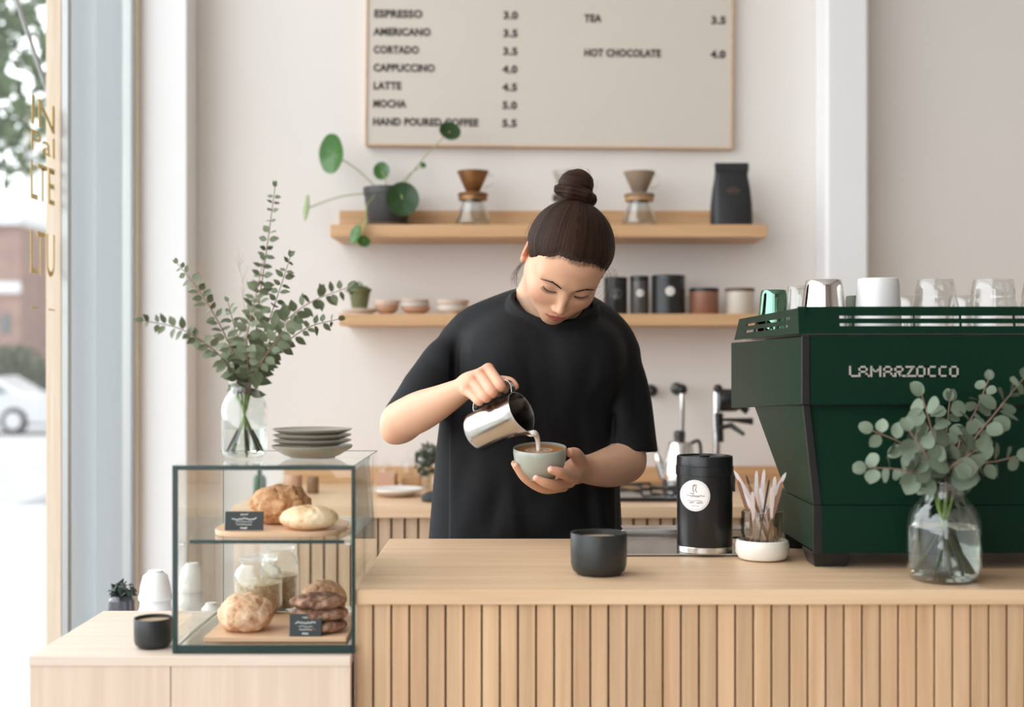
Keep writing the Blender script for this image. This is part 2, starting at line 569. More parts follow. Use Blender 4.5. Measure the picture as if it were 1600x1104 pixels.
# ------------------------------------------------------------------ shell
struct('floor', G().box(-1.3, 3.3, -3.2, 4.3, -0.06, 0), FLOORM)
struct('ceiling', G().box(-1.3, 3.3, -3.2, 4.3, 4.0, 4.1), CEIL)
struct('wall_back', G().box(-1.25, 3.2, YB, YB + 0.14, 0, 4.0), WALL)
DIMW = mat('dimmed_wall', (0.36, 0.31, 0.27, 1), 0.85)  # unseen walls darkened to cut bounce light on the right
struct('wall_right', G().box(3.2, 3.32, -3.1, 4.3, 0, 4.0), DIMW)
g = G().box(-1.178, -1.021, 4.02, YB - 0.001, 0, 4.0)
struct('wall_left', g, WHITE, bevel=0.004)
g = G().box(-1.26, -1.13, -3.1, 4.018, 3.90, 3.999)
struct('trim_1', g, WHITE, bevel=0.003)
# boxed riser on the back wall, right of the shelves
g = G().box(PX(1291, 4.0), PX(1358, 4.0), 4.0, YB - 0.001, 0.0, 3.999)
struct('trim_2', g, WHITE, bevel=0.012, bseg=4)
# shop window
w1 = tag(bpy.data.objects.new('window_1', None), kind='structure'); COL.objects.link(w1); w1.location = (XW, 0.5, 0)
obj('pane', G().box(XW - 0.004, XW + 0.004, -3.0, 3.3, 0.09, 3.90), PANE, w1)
obj('pane', G().box(XW - 0.004, XW + 0.004, 3.33, 3.975, 0.09, 3.90), PANE, w1)
WOODF = wood('window_oak', lin((222, 204, 182)), lin((208, 186, 160)), 'z', 0.5)
METF = mat('grey_window_metal', lin((176, 178, 176)), 0.4, 0.6)
obj('mullion', G().box(XW - 0.022, XW + 0.018, 3.30, 3.33, 0.0, 3.90), WOODF, w1, bevel=0.002)
obj('metal_bead', G().box(XW + 0.018, XW + 0.034, 3.302, 3.328, 0.0, 3.90), METF, w1)
obj('jamb', G().box(XW - 0.03, XW + 0.005, 3.975, 4.019, 0.0, 3.90), METF, w1)
obj('jamb', G().box(XW + 0.005, XW + 0.013, 3.985, 4.019, 0.0, 3.90), WOODF, w1)
obj('bottom_rail', G().box(XW - 0.03, XW + 0.03, -3.0, 3.975, 0.0, 0.09), METF, w1)
GOLD = mat('gold_leaf', lin((214, 186, 120)), 0.45, 0.5)
g = G()
for txt, y0, y1 in (('IN', 150, 196), ('Pal', 203, 236), ('...', 243, 262), ('LTE', 252, 312), ('LTU', 358, 428), ('- -', 470, 486)):
    Yl = 3.16
    hgt = (y1 - y0) / F_PX * Yl
    M = frame((XW + 0.006, 3.115, PZ(y1, Yl)), (0, 1, 0), (0, 0, 1))
    vs, fs = text_mesh(txt, hgt / 0.70, depth=0.0005)
    mx = max(v[0] for v in vs); k = 0.17 / mx
    g.add([tuple(M @ Vector((v[0] * k, v[1], v[2]))) for v in vs], fs)
obj('lettering', g, GOLD, w1, smooth=0)

# unseen front wall behind the camera, its opening sized to steer the daylight
struct('wall_front', G().box(-1.3, 3.3, -3.14, -3.0, 0, 0.6).box(-1.3, -1.1, -3.14, -3.0, 0.6, 4.0).box(0.1, 3.3, -3.14, -3.0, 0.6, 4.0).box(-1.1, 0.1, -3.14, -3.0, 3.9, 4.0), DIMW)

# ------------------------------------------------------------------ street seen through the window
ROADM = mat('pale_road', (0.42, 0.42, 0.42, 1), 0.8, noise=0.08, nscale=0.6)
PAVEM = mat('pale_paving', (0.45, 0.445, 0.44, 1), 0.8, noise=0.06, nscale=1.5)
BLANK = mat('white_render', (0.62, 0.62, 0.61, 1), 0.8)
BRICK = mat('faded_brick', (0.30, 0.20, 0.17, 1), 0.85, noise=0.15, nscale=2.0)
EXTW = mat('shade_grey_reveal', (0.33, 0.35, 0.355, 1), 0.6)  # grey colour holds the shade on the white reveal
struct('pavement_ground', G().box(-6, -1.2, -3, 12, -0.5, -0.02), PAVEM)
struct('road_ground', G().box(-60, -6, -20, 75, -0.6, -0.4), ROADM)
# reveal of the shopfront outside the glass
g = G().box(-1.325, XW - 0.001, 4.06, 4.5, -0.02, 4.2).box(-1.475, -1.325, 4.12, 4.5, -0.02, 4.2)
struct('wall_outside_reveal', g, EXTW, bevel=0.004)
g = G().tube([(-1.30, 2.95, 2.62), (-1.36, 3.9, 1.98)], 0.006).tube([(-1.25, 2.6, 2.75), (-1.5, 3.6, 2.35)], 0.006)
tag(obj('awning_arm', g, METF), 'thin grey awning arm crossing the top of the window outside', 'awning arm')
b = thing('brick_building', 'pink brick building across the street seen at the left edge', 'building', (-24, 52, -0.4))
obj('wall', G().box(-29, PX(32, 48), 48, 58, -0.4, PZ(352, 48)), BRICK, b)
obj('cornice', G().box(-29.2, PX(34, 48), 47.7, 58, PZ(352, 48), PZ(340, 48)), BLANK, b)
obj('band', G().box(-29.1, PX(33, 48), 47.9, 48, PZ(458, 48), PZ(440, 48)), BLANK, b)
obj('window', G().box(PX(2, 48), PX(16, 48), 47.95, 48.1, PZ(520, 48), PZ(490, 48)), mat('dark_window', (0.12, 0.13, 0.14, 1), 0.2), b)
b = thing('white_building', 'tall white building behind the brick one across the street', 'building', (-20, 58, -0.4))
obj('wall', G().box(PX(32, 60), -12, 60, 70, -0.4, PZ(200, 60)), BLANK, b)
for zz in (440, 470, 500):
    obj('window', G().box(PX(58, 60), PX(76, 60), 59.9, 60.05, PZ(zz, 60), PZ(zz - 14, 60)), mat('pale_window', (0.45, 0.48, 0.5, 1), 0.3), b)

def leaf_cloud(c, r, n, size, seed):
    rnd = random.Random(seed); g = G()
    for i in range(n):
        while True:
            p = Vector((rnd.uniform(-1, 1), rnd.uniform(-1, 1), rnd.uniform(-1, 1)))
            if p.length < 1: break
        q = Vector(c) + Vector((p.x * r[0], p.y * r[1], p.z * r[2]))
        u = Vector((rnd.gauss(0, 1), rnd.gauss(0, 1), rnd.gauss(0, 1))).normalized(); v = u.orthogonal().normalized(); s = size * rnd.uniform(.6, 1.3)
        w = u.cross(v) * s * 0.12
        g.add([q - u * s, q - v * s * .5 + w, q + u * s, q + v * s * .5 + w], [(0, 1, 2), (0, 2, 3)])
    return g
LEAF_OUT = mat('street_foliage', (0.10, 0.15, 0.07, 1), 0.7)
BARK = mat('bark', (0.13, 0.10, 0.08, 1), 0.9)
t = thing('street_tree', 'green street tree at the top left behind the glass', 'tree', (-9.6, 20, -0.4))
obj('trunk', G().tube([(-9.9, 20, -0.4), (-9.8, 20, 3.2), (-9.4, 20.2, 5.2)], [.16, .13, .06]).tube([(-9.8, 20, 3.2), (-10.6, 19.6, 5.4)], [.09, .04]), BARK, t)
obj('crown', leaf_cloud((-9.0, 20, 6.3), (2.9, 2.2, 2.35), 2600, .16, 5), LEAF_OUT, t, smooth=0)
t = thing('hedge', 'rounded grey-green hedge behind the white car', 'hedge', (-14.2, 36, -0.4))
obj('foliage', leaf_cloud((PX(8, 35), 35.5, 0.75), (1.15, .8, 1.05), 2600, .10, 7), mat('hedge_leaf', (0.13, 0.145, 0.11, 1), 0.8), t, smooth=0)
obj('stem', G().tube([(PX(8, 35), 35.5, -0.4), (PX(8, 35), 35.5, 0.8)], .06), BARK, t)
# parked car
CARW = mat('car_paint', (0.55, 0.56, 0.57, 1), 0.25, coat=0.5)
TYRE = mat('tyre', (0.05, 0.05, 0.05, 1), 0.8)
CGL = mat('car_glass', (0.16, 0.19, 0.21, 1), 0.1)
cx1 = PX(76, 30); cx0 = cx1 - 4.3; zr = -0.4
car = thing('parked_car', 'white parked car across the street at the left edge', 'car', ((cx0 + cx1) / 2, 31, zr))
prof = [(cx0, .28), (cx0 + .05, .62), (cx0 + .35, .78), (cx0 + 1.0, .86), (cx0 + 1.55, 1.32), (cx0 + 2.9, 1.38), (cx0 + 3.55, 1.0), (cx1 - .12, .92), (cx1, .6), (cx1 - .03, .26)]
obj('body', G().prism([(x, z + zr) for x, z in prof], 'y', 30.1, 31.8), CARW, car, bevel=0.05, bseg=3)
obj('side_window', G().prism([(cx0 + 1.2, .9 + zr), (cx0 + 1.65, 1.26 + zr), (cx0 + 2.1, 1.3 + zr), (cx0 + 2.1, .92 + zr)], 'y', 30.07, 30.2), CGL, car)
obj('side_window', G().prism([(cx0 + 2.2, .92 + zr), (cx0 + 2.2, 1.3 + zr), (cx0 + 2.85, 1.3 + zr), (cx0 + 3.3, 1.0 + zr)], 'y', 30.07, 30.2), CGL, car)
for wx in (cx0 + .85, cx1 - .85):
    w_ = obj('wheel', G().lathe([(0, -.1), (.2, -.1), (.31, -.08), (.33, 0), (.31, .08), (.2, .1), (0, .1)], (wx, 30.15, zr + .33), 24, Matrix.Rotation(math.pi / 2, 3, 'X')), TYRE, car)
    obj('hub_cap', G().lathe([(0, -.015), (.19, -.012), (.2, 0), (.19, .012), (0, .015)], (wx, 30.03, zr + .33), 20, Matrix.Rotation(math.pi / 2, 3, 'X')), CARW, w_)

# ------------------------------------------------------------------ service counter
YF, YC = 1.82, 2.348
ZC = PZ(921, YF)                   # top of the counter
TH = 24 / F_PX * YF
CX0 = PX(553, YF)
CX1 = 1.75
g = G().box(CX0, CX1, YF, YC, ZC - TH, ZC)
tag(obj('counter_worktop', g, OAK_X, bevel=0.0022), 'long light oak worktop of the service counter, in front of the barista', 'worktop')
cb = thing('service_counter', 'slatted oak counter front below the long worktop', 'counter', ((CX0 + CX1) / 2, 2.1, 0))
YS = YF + 0.008
g = G().box(CX0 + 0.003, CX1, YS + 0.012, YC - 0.03, 0.0, ZC - TH)
obj('carcass', g, GAP, cb)
pitch = 28.3 / F_PX * YS
g = G(); x = CX0 + 0.002; i = 0
while x < CX1 - 0.03:
    wd = pitch
    g.box(x, x + wd - 0.0026, YS, YS + 0.011, 0.0, ZC - TH - 0.0005); x += wd; i += 1
obj('slats', g, OAK_Z, cb, bevel=0.0012)
obj('end_panel', G().box(CX0 - 0.001, CX0 + 0.0018, YS + 0.002, YC - 0.03, 0.0, ZC - TH - 0.0005), ASH_Z, cb)

# low side counter that carries the pastry case
YL = 1.80
ZL = PZ(1025, YL)
LX0 = PX(45, YL)
lc = thing('low_side_counter', 'low pale ash side counter carrying the glass pastry case', 'counter', ((LX0 + CX0) / 2, 1.97, 0))
obj('top_board', G().box(LX0, CX0 - 0.0025, YL, 2.13, ZL - 0.014, ZL), ASH, lc, bevel=0.001)
xs = PX(266, YL)
obj('front_panel', G().box(LX0 + 0.001, xs - 0.0008, YL + 0.002, YL + 0.02, 0, ZL - 0.0143), ASH_Z, lc)
obj('front_panel', G().box(xs + 0.0008, CX0 - 0.003, YL + 0.002, YL + 0.02, 0, ZL - 0.0143), ASH_Z, lc)
obj('side_panel', G().box(LX0 + 0.001, LX0 + 0.02, YL + 0.0205, 2.125, 0, ZL - 0.0143), ASH_Z, lc)
obj('back_panel', G().box(LX0 + 0.0205, CX0 - 0.003, 2.10, 2.125, 0, ZL - 0.0143), ASH_Z, lc)

# ------------------------------------------------------------------ back counter and shelves
YK = 3.45
ZK = PZ(791, YK)
KX0 = PX(362, YK)
OAK_B = wood('oak_back_top', lin((226, 194, 160)), lin((208, 172, 134)), 'x', 0.45)
tag(obj('back_worktop', G().box(KX0, 2.9, YK, YB - 0.002, ZK - 0.031, ZK), OAK_B, bevel=0.002), 'light oak worktop along the back wall behind the barista', 'worktop')
kc = thing('back_counter', 'slatted oak back counter under the rear worktop', 'counter', (1.0, 3.8, 0))
obj('carcass', G().box(KX0 + 0.004, 2.9, YK + 0.04, YB - 0.005, 0.0, ZK - 0.0315), mat('gap_brown', lin((120, 96, 76)), 0.8), kc)  # plain brown carcass showing between the slats
g = G(); x = PX(466, YK + .02)
while x < 2.85:
    g.box(x, x + 0.030, YK + 0.02, YK + 0.039, 0.0, ZK - 0.0315); x += 0.0365
obj('slats', g, wood('oak_back_slats', lin((205, 176, 146)), lin((180, 150, 120)), 'z', 0.5), kc)
obj('end_panel', G().box(KX0 + 0.002, PX(465, YK + .02), YK + 0.015, YK + 0.039, 0.0, ZK - 0.0315), ASH_Z, kc)
tag(obj('splashback', G().box(KX0 + .02, 2.9, YB - 0.022, YB - 0.002, ZK + 0.0005, ZK + 0.052), OAK_SHELF, bevel=0.001), 'low oak upstand behind the rear worktop', 'splashback')

YSF = 3.92
sx0, sx1 = PX(516, YSF), PX(1199, YSF)
def shelf(label, pt, pb, x0, x1, up):
    t = thing('wall_shelf', label, 'shelf', ((x0 + x1) / 2, YB, PZ(pb, YSF)))
    obj('board', G().box(x0, x1, YSF, YB - 0.002, PZ(pb, YSF), PZ(pt, YSF)), OAK_SHELF, t, bevel=0.0015)
    if up:
        obj('back_ledge', G().box(x0 + 0.0, x1 - 0.005, YB - 0.022, YB - 0.002, PZ(pt, YSF) + 0.0003, PZ(330, YB) ), OAK_SHELF, t, bevel=0.001)
    return PZ(pt, YSF)
ZU = shelf('upper oak wall shelf holding coffee drippers and a potted plant', 350.5, 370, sx0, sx1, True)
ZLS = shelf('lower oak wall shelf holding bowls and coffee tins', 490, 508, PX(530, YSF), sx1 - 0.02, False)

# ------------------------------------------------------------------ menu board
BX0, BX1 = PX(570, YB - .03), PX(1144, YB - .03)
mb = thing('menu_board', 'large cream menu board with black lettering above the upper shelf', 'menu board', ((BX0 + BX1) / 2, YB - 0.002, PZ(230, YB - .03)))
mb.rotation_euler = (0, math.radians(0.6), 0)
wB, hB = (BX1 - BX0) / 2, 0.62
BOARD = mat('menu_panel', lin((206, 196, 184)), 0.6, noise=0.01, nscale=3)
obj('panel', G().box(-wB + 0.006, wB - 0.006, -0.026, -0.001, 0.006, hB), BOARD, mb, world=False)
FRM = wood('thin_ply_edge', lin((214, 182, 150)), lin((196, 160, 126)), 'x', 0.5)
g = G().box(-wB, -wB + 0.0058, -0.030, -0.001, 0, hB).box(wB - 0.0058, wB, -0.030, -0.001, 0, hB).box(-wB + 0.0058, wB - 0.0058, -0.030, -0.001, 0, 0.0058).box(-wB, wB, -0.030, -0.001, hB, hB + 0.006)
obj('frame', g, FRM, mb, world=False)
INK = mat('black_letters', lin((58, 50, 44)), 0.6)
Yb = YB - 0.03
def brow(txt, px, py_base, px_end, cap=11.3, bold=0.0013):
    g = G(); size = cap / F_PX * Yb / 0.70
    lx = PX(px, Yb) - mb.location.x
    lz = PZ(py_base, Yb) - mb.location.z + lx * math.tan(math.radians(0.6))
    M = frame((lx, -0.0268, lz), (1, 0, 0), (0, 0, 1))
    place_text(g, txt, size, Matrix.Identity(4), sp=1.05, bold=bold)
    kx_ = (PX(px_end, Yb) - PX(px, Yb)) / max(v[0] for v in g.v)
    g.v = [tuple(M @ Vector((v[0] * kx_, v[1], v[2]))) for v in g.v]
    obj('lettering', g, INK, mb, world=False, smooth=0)
for k, (a, c, pe) in enumerate((('ESPRESSO', '3.0', 658), ('AMERICANO', '3.5', 671), ('CORTADO', '3.5', 653), ('CAPPUCCINO', '4.0', 678), ('LATTE', '4.5', 626), ('MOCHA', '5.0', 634), ('HAND POURED COFFEE', '5.5', 747))):
    yb = 26.5 + k * 28.1
    brow(a, 582, yb, pe); brow(c, 784, yb + 2.6, 807)
brow('TEA', 911, 33.8, 938); brow('3.5', 1109, 36.8, 1132); brow('HOT CHOCOLATE', 911, 87.5, 1031); brow('4.0', 1109, 90, 1132)

# ------------------------------------------------------------------ glass pastry case
CASEG = thin_glass('case_glass', (0.965, 0.985, 0.975, 1), boost=0.9)
EDGE = mat('green_glass_edge', lin((8, 42, 38)), 0.25, coat=0.15)
YA, YZ = 1.815, 2.115
cxa, cxb = PX(269, YA), PX(555, YA)
czb, czt = ZL + 0.0006, PZ(727, YA)
pc = thing('pastry_case', 'clear glass pastry case with dark green edges on the low side counter', 'display case', ((cxa + cxb) / 2, (YA + YZ) / 2, ZL))
e = 0.0075
g = G().box(cxa, cxa + e, YA, YA + 0.004, czb, czt).box(cxb - 0.0055, cxb, YA, YA + 0.004, czb, czt)
g.box(cxa + e, cxb - 0.0055, YA, YA + 0.004, czt - 0.0065, czt).box(cxa + e, cxb - 0.0055, YA, YA + 0.004, czb, czb + 0.0115)
obj('edge_frame', g, EDGE, pc, bevel=0.0006)
obj('side_pane', G().box(cxa + 0.001, cxa + 0.006, YA + 0.0045, YZ, czb + 0.010, czt - 0.006), CASEG, pc)
obj('side_pane', G().box(cxb - 0.0055, cxb - 0.001, YA + 0.0045, YZ, czb + 0.010, czt - 0.006), CASEG, pc)
obj('back_pane', G().box(cxa + 0.0065, cxb - 0.006, YZ - 0.005, YZ, czb + 0.010, czt - 0.006), CASEG, pc)
obj('top_pane', G().box(cxa, cxb, YA + 0.0045, YZ, czt - 0.0055, czt), CASEG, pc)
FLG = thin_glass('case_floor', (0.9, 0.92, 0.9, 1), boost=1.5)
obj('base_pane', G().box(cxa + 0.001, cxb - 0.001, YA + 0.0045, YZ, czb, czb + 0.009), FLG, pc)
zs = PZ(845, YA)
obj('shelf_pane', G().box(cxa + 0.0075, cxb - 0.0062, YA + 0.010, YZ - 0.006, zs - 0.004, zs), CASEG, pc)
obj('shelf_edge', G().box(PX(294, YA), PX(537, YA), YA + 0.0065, YA + 0.0098, zs - 0.0045, zs + 0.0005), EDGE, pc)
EDGE2 = mat('pale_glass_edge', lin((120, 136, 128)), 0.3)
for xx in (cxa + .0062, cxb - .0072):
    obj('back_edge', G().box(xx - .0006, xx + .0006, YZ - .0062, YZ - .0052, czb + .010, czt - .0065), EDGE2, pc)
    obj('floor_edge', G().box(xx - .0006, xx + .0006, YA + .006, YZ - .0065, czb + .0092, czb + .0102), EDGE2, pc)
obj('top_edge', G().box(cxb - .0008, cxb + .0002, YA + .0045, YZ, czt - .0002, czt + .0008), EDGE2, pc)
obj('top_edge', G().box(cxa, cxb - .001, YZ - .0008, YZ + .0002, czt - .0002, czt + .0006), EDGE2, pc)
CHR = mat('chrome', (0.75, 0.74, 0.72, 1), 0.12, 1.0)
for xx in (cxa + 0.0115, cxb - 0.0105):
    obj('shelf_clip', G().box(xx - 0.004, xx + 0.004, YA + 0.006, YA + 0.016, zs - 0.0065, zs - 0.0042), CHR, pc, bevel=0.001)

BRD = wood('beech_board', lin((222, 186, 152)), lin((205, 166, 130)), 'x', 0.5)
b1 = thing('serving_board', 'round-ended wooden serving board on the upper glass shelf of the pastry case', 'serving board', (PX(440, 1.9), 1.93, zs), group=None)
zb1 = zs + 0.0004
pts = []
bx0, bx1, by0, by1 = PX(326, 1.86), PX(533, 1.86), 1.845, 2.02
for k in range(40):
    a = 2 * math.pi * k / 40
    ca, sa = math.cos(a), math.sin(a)
    pts.append(((bx0 + bx1) / 2 + (bx1 - bx0) / 2 * math.copysign(abs(ca) ** .55, ca), (by0 + by1) / 2 + (by1 - by0) / 2 * math.copysign(abs(sa) ** .6, sa)))
obj('board', G().prism(pts, 'z', zb1, zb1 + 0.0075), BRD, b1, bevel=0.0015)
g = G().box(bx1 - 0.004, bx1 + 0.012, by1 - 0.10, by1 - 0.08, zb1 + 0.001, zb1 + 0.007)
obj('handle', g, BRD, b1, bevel=0.002)
zfl = czb + 0.0095
b2 = thing('serving_board', 'rectangular wooden serving board on the floor of the pastry case', 'serving board', (PX(430, 1.9), 1.92, zfl))
obj('board', G().box(PX(318, 1.845), PX(541, 1.845), 1.845, 2.03, zfl, zfl + 0.0075), BRD, b2, bevel=0.001)

def lump(c, r, seed, amp=0.06, fr=60, h=0.0022, crag=0.0, flatb=0.0, tilt=None, extra=None):
    """a loaf, bun or cookie as one craggy implicit lump"""
    c = np.array(c, float); r = np.array(r, float)
    f = Field(c - r * 1.35, c + r * 1.35, h)
    f.ell(c, r, R=tilt)
    if extra: extra(f, c, r)
    n = f.n
    X = np.stack(np.meshgrid(*[f.lo[i] + np.arange(n[i]) * h for i in range(3)], indexing='ij'), -1)
    d = vnoise(X * fr, seed) * amp * r.min() + vnoise(X * fr * 2.7, seed + 1) * amp * .45 * r.min()
    if crag:
        w = np.abs(vnoise(X * fr * .8, seed + 2)); d = d + crag * np.exp(-(w / .12) ** 2) * r.min() * (X[..., 2] > c[2] - r[2] * .3)
    f.v += d.astype(np.float32)
    if flatb:
        zz = c[2] - r[2] * flatb
        f.v = np.maximum(f.v, (zz - X[..., 2]).astype(np.float32))
    return f.mesh(), c[2] - r[2] * flatb

def baked(name, c1, c2, c3, scale=55):
    m = bpy.data.materials.new(name); m.use_nodes = True
    nt = m.node_tree; N = nt.nodes; L = nt.links; b = N['Principled BSDF']; b.inputs['Roughness'].default_value = .8
    tc = N.new('ShaderNodeTexCoord'); n = N.new('ShaderNodeTexNoise'); n.inputs['Scale'].default_value = scale; n.inputs['Detail'].default_value = 6; n.inputs['Roughness'].default_value = .7
    L.new(tc.outputs['Object'], n.inputs['Vector'])
    cr = N.new('ShaderNodeValToRGB'); e = cr.color_ramp.elements
    e[0].position = .32; e[0].color = c3; e[1].position = .66; e[1].color = c1
    q = e.new(.48); q.color = c2
    L.new(n.outputs['Fac'], cr.inputs['Fac']); L.new(cr.outputs['Color'], b.inputs['Base Color'])
    bp = N.new('ShaderNodeBump'); bp.inputs['Strength'].default_value = .6; bp.inputs['Distance'].default_value = .003
    n2 = N.new('ShaderNodeTexNoise'); n2.inputs['Scale'].default_value = scale * 4; n2.inputs['Detail'].default_value = 4
    L.new(tc.outputs['Object'], n2.inputs['Vector']); L.new(n2.outputs['Fac'], bp.inputs['Height']); L.new(bp.outputs['Normal'], b.inputs['Normal'])
    return m
CRUST = baked('brown_crust', lin((222, 178, 136)), lin((196, 142, 98)), lin((150, 98, 62)))
PALE = baked('pale_crust', lin((240, 220, 186)), lin((232, 202, 160)), lin((205, 150, 96)), 38)
CRUMB = baked('crumble_crust', lin((236, 208, 178)), lin((218, 176, 138)), lin((160, 104, 76)), 60)
CHOC = baked('cocoa_crust', lin((196, 160, 132)), lin((120, 82, 62)), lin((58, 40, 34)), 60)

zt1 = zb1 + 0.0078
Yp = 1.955
w = 48 / F_PX * Yp
hz = 58 / F_PX * Yp
(mv, zb) = lump((PX(438, Yp), Yp, zt1 + hz * .5), (w, .040, hz * .56), 3, .10, 70, crag=.12, flatb=.86)
tag(obj('crusty_loaf', mv, CRUST), 'brown craggy loaf at the back of the upper case shelf', 'bread')
Yp = 1.885
w = 46 / F_PX * Yp
(mv, zb) = lump((PX(483, Yp), Yp, zt1 + .0168), (w, .036, .0185), 9, .06, 60, crag=.07, flatb=.90)
tag(obj('pale_bun', mv, PALE), 'flat pale golden bun in front of the brown loaf', 'bread')
zt2 = zfl + 0.0078
Yp = 1.895
w = 44 / F_PX * Yp
(mv, zb) = lump((PX(384, Yp), Yp, zt2 + .025), (w, .040, .0285), 21, .10, 70, crag=.10, flatb=.86)
tag(obj('crumble_scone', mv, CRUMB), 'pale crumbly scone at the bottom left of the case', 'pastry')
def cookies(cx, Y, z0, n, rx, seed, labels):
    for i in range(n):
        (mv, zb) = lump((PX(cx, Y) + (i % 2) * .003, Y, z0 + .0095 + i * .0175), (rx, .036, .0115), seed + i, .14, 80, crag=.1, flatb=.82)
        tag(obj('chocolate_cookie', mv, CHOC), labels[i], 'cookie', 'chocolate cookies at the bottom of the case')
cookies(497, 1.885, zt2, 3, 45 / F_PX * 1.885, 31, ('lowest dark cookie of the front stack, behind the black card', 'middle dark cookie of the front stack in the case', 'top chocolate chip cookie of the front stack in the case'))
(mv, zb) = lump((PX(505, 1.985), 1.985, zt2 + .0285), (.036, .026, .030), 41, .09, 70, crag=.1, flatb=.9)
tag(obj('brown_scone', mv, baked('brown_scone_crust', lin((214, 182, 152)), lin((190, 150, 116)), lin((140, 100, 74)))), 'light brown scone behind the stack of dark cookies', 'pastry')

CARD = mat('slate_card', lin((44, 50, 50)), 0.5)
CHALK = mat('chalk_white', lin((225, 225, 220)), 0.7)
def price_card(px0, px1, py0, py1, Y, zbase, label, lean=0.004, squiggle=0):
    x0, x1 = PX(px0, Y), PX(px1, Y); hh = (py1 - py0) / F_PX * Y
    t = thing('price_card', label, 'price card', ((x0 + x1) / 2, Y, zbase))
    g = G().hexa([(x0, Y, zbase), (x1, Y, zbase), (x1, Y + .003, zbase), (x0, Y + .003, zbase), (x0, Y + lean, zbase + hh), (x1, Y + lean, zbase + hh), (x1, Y + lean + .003, zbase + hh), (x0, Y + lean + .003, zbase + hh)])
    obj('card', g, CARD, t, bevel=0.0004)
    g = G()
    cx = (x0 + x1) / 2; rnd = random.Random(squiggle)
    def yy(z): return Y - 0.0004 + lean * (z - zbase) / hh
    for row, (fz, ww, rr) in enumerate(((.84, .10, .0005), (.62, .32, .0007), (.45, .22, .0004), (.31, .20, .0005), (.12, .09, .0008))):
        z = zbase + hh * fz; W_ = (x1 - x0) * ww
        n = 16
        pts = [(cx - W_ + 2 * W_ * k / n, yy(z), z + rnd.uniform(-1, 1) * .0011 * (1.4 if row == 1 else 1)) for k in range(n + 1)]
        g.tube(pts, rr, 5)
    obj('lettering', g, CHALK, t)
price_card(351, 411, 802, 831, 1.868, zt1, 'black price card with white writing beside the pale bun', squiggle=2)
price_card(452, 502, 959, 993, 1.8475, zt2, 'black price card leaning in front of the dark cookies', squiggle=5)

# storage jars at the back of the case
JARG = thin_glass('jar_glass', (0.97, 0.975, 0.97, 1), boost=1.3)
OATS = baked('oat_filling', lin((232, 212, 182)), lin((214, 188, 152)), lin((180, 148, 112)), 160)
def jar(px, pyb, Y, wpx, hpx, label, fill=.45, zbase=None, lid=True, body=JARG, fm=OATS, grp='lidded glass jars inside the pastry case', name='storage_jar'):
    x = PX(px, Y); r = wpx / 2 / F_PX * Y; H = hpx / F_PX * Y
    z0 = zbase if zbase is not None else PZ(pyb, Y)
    t = thing(name, label, 'jar', (x, Y, z0), grp)
    pr = [(0, .002), (r * .8, .001), (r * .94, .004), (r, .012), (r, H * .62), (r * .9, H * .74), (r * .72, H * .80), (r * .72, H * .86), (r * .76, H * .87)]
    inn = [(q[0] - .0016, q[1] + .0006) for q in pr[::-1] if q[0] > 0]
    obj('glass_body', G().lathe(pr + inn + [(0, .004)], (x, Y, z0), 36), body, t, smooth=60)
    if lid:
        obj('lid', G().lathe([(0, H * .875), (r * .78, H * .875), (r * .80, H * .90), (r * .78, H * .945), (r * .4, H * .955), (r * .16, H * .96), (r * .2, H * .985), (r * .12, H), (0, H)], (x, Y, z0), 32), body, t, smooth=60)
    if fill:
        obj('filling', G().lathe([(0, .0045), (r * .86, .0055), (r - .0022, .014), (r - .0022, H * fill), (r * .5, H * (fill + .03)), (0, H * (fill + .02))], (x, Y, z0), 28), fm, t)
    return t
jar(404, 962, 2.03, 76, 92, 'glass jar of oats directly behind the crumbly scone', .5, zbase=zt2)
jar(437, 945, 2.085, 60, 110, 'taller glass jar of oats behind the other jar in the case', .5, zbase=zfl + .0003)

# four stoneware plates stacked on the case
STONE = mat('grey_stoneware', lin((158, 150, 134)), 0.35, noise=0.04, nscale=60, coat=0.2)
Yd = 1.965; xd = PX(488, Yd); rp = 63 / F_PX * Yd
def plate(z, r, hgt, label, foot=.62, thick=.0028):
    pr = [(0, .0), (r * foot, .0), (r * foot, .0012), (r * (foot + .12), .0022 + hgt * .1), (r * .96, hgt * .78), (r, hgt), (r * .985, hgt + .0006), (r * .93, hgt * .86), (r * .70, thick + hgt * .12), (0, thick)]
    o = obj('stoneware_plate', G().lathe(pr, (xd, Yd, z), 64), STONE, smooth=40)
    tag(o, label, 'plate', 'plates stacked on the pastry case')
z = czt + 0.0003
plate(z, rp, .0185, 'grey-brown deep bowl-shaped plate at the bottom of the stack', .56, .006)
z += .0192; plate(z, rp * .975, .0078, 'grey-brown plate second from the bottom of the stack', .7)
z += .0080; plate(z, rp * .975, .0078, 'grey-brown plate second from the top of the stack', .7)
z += .0080; plate(z, rp * .985, .0088, 'topmost grey-brown plate of the stack on the case', .7)

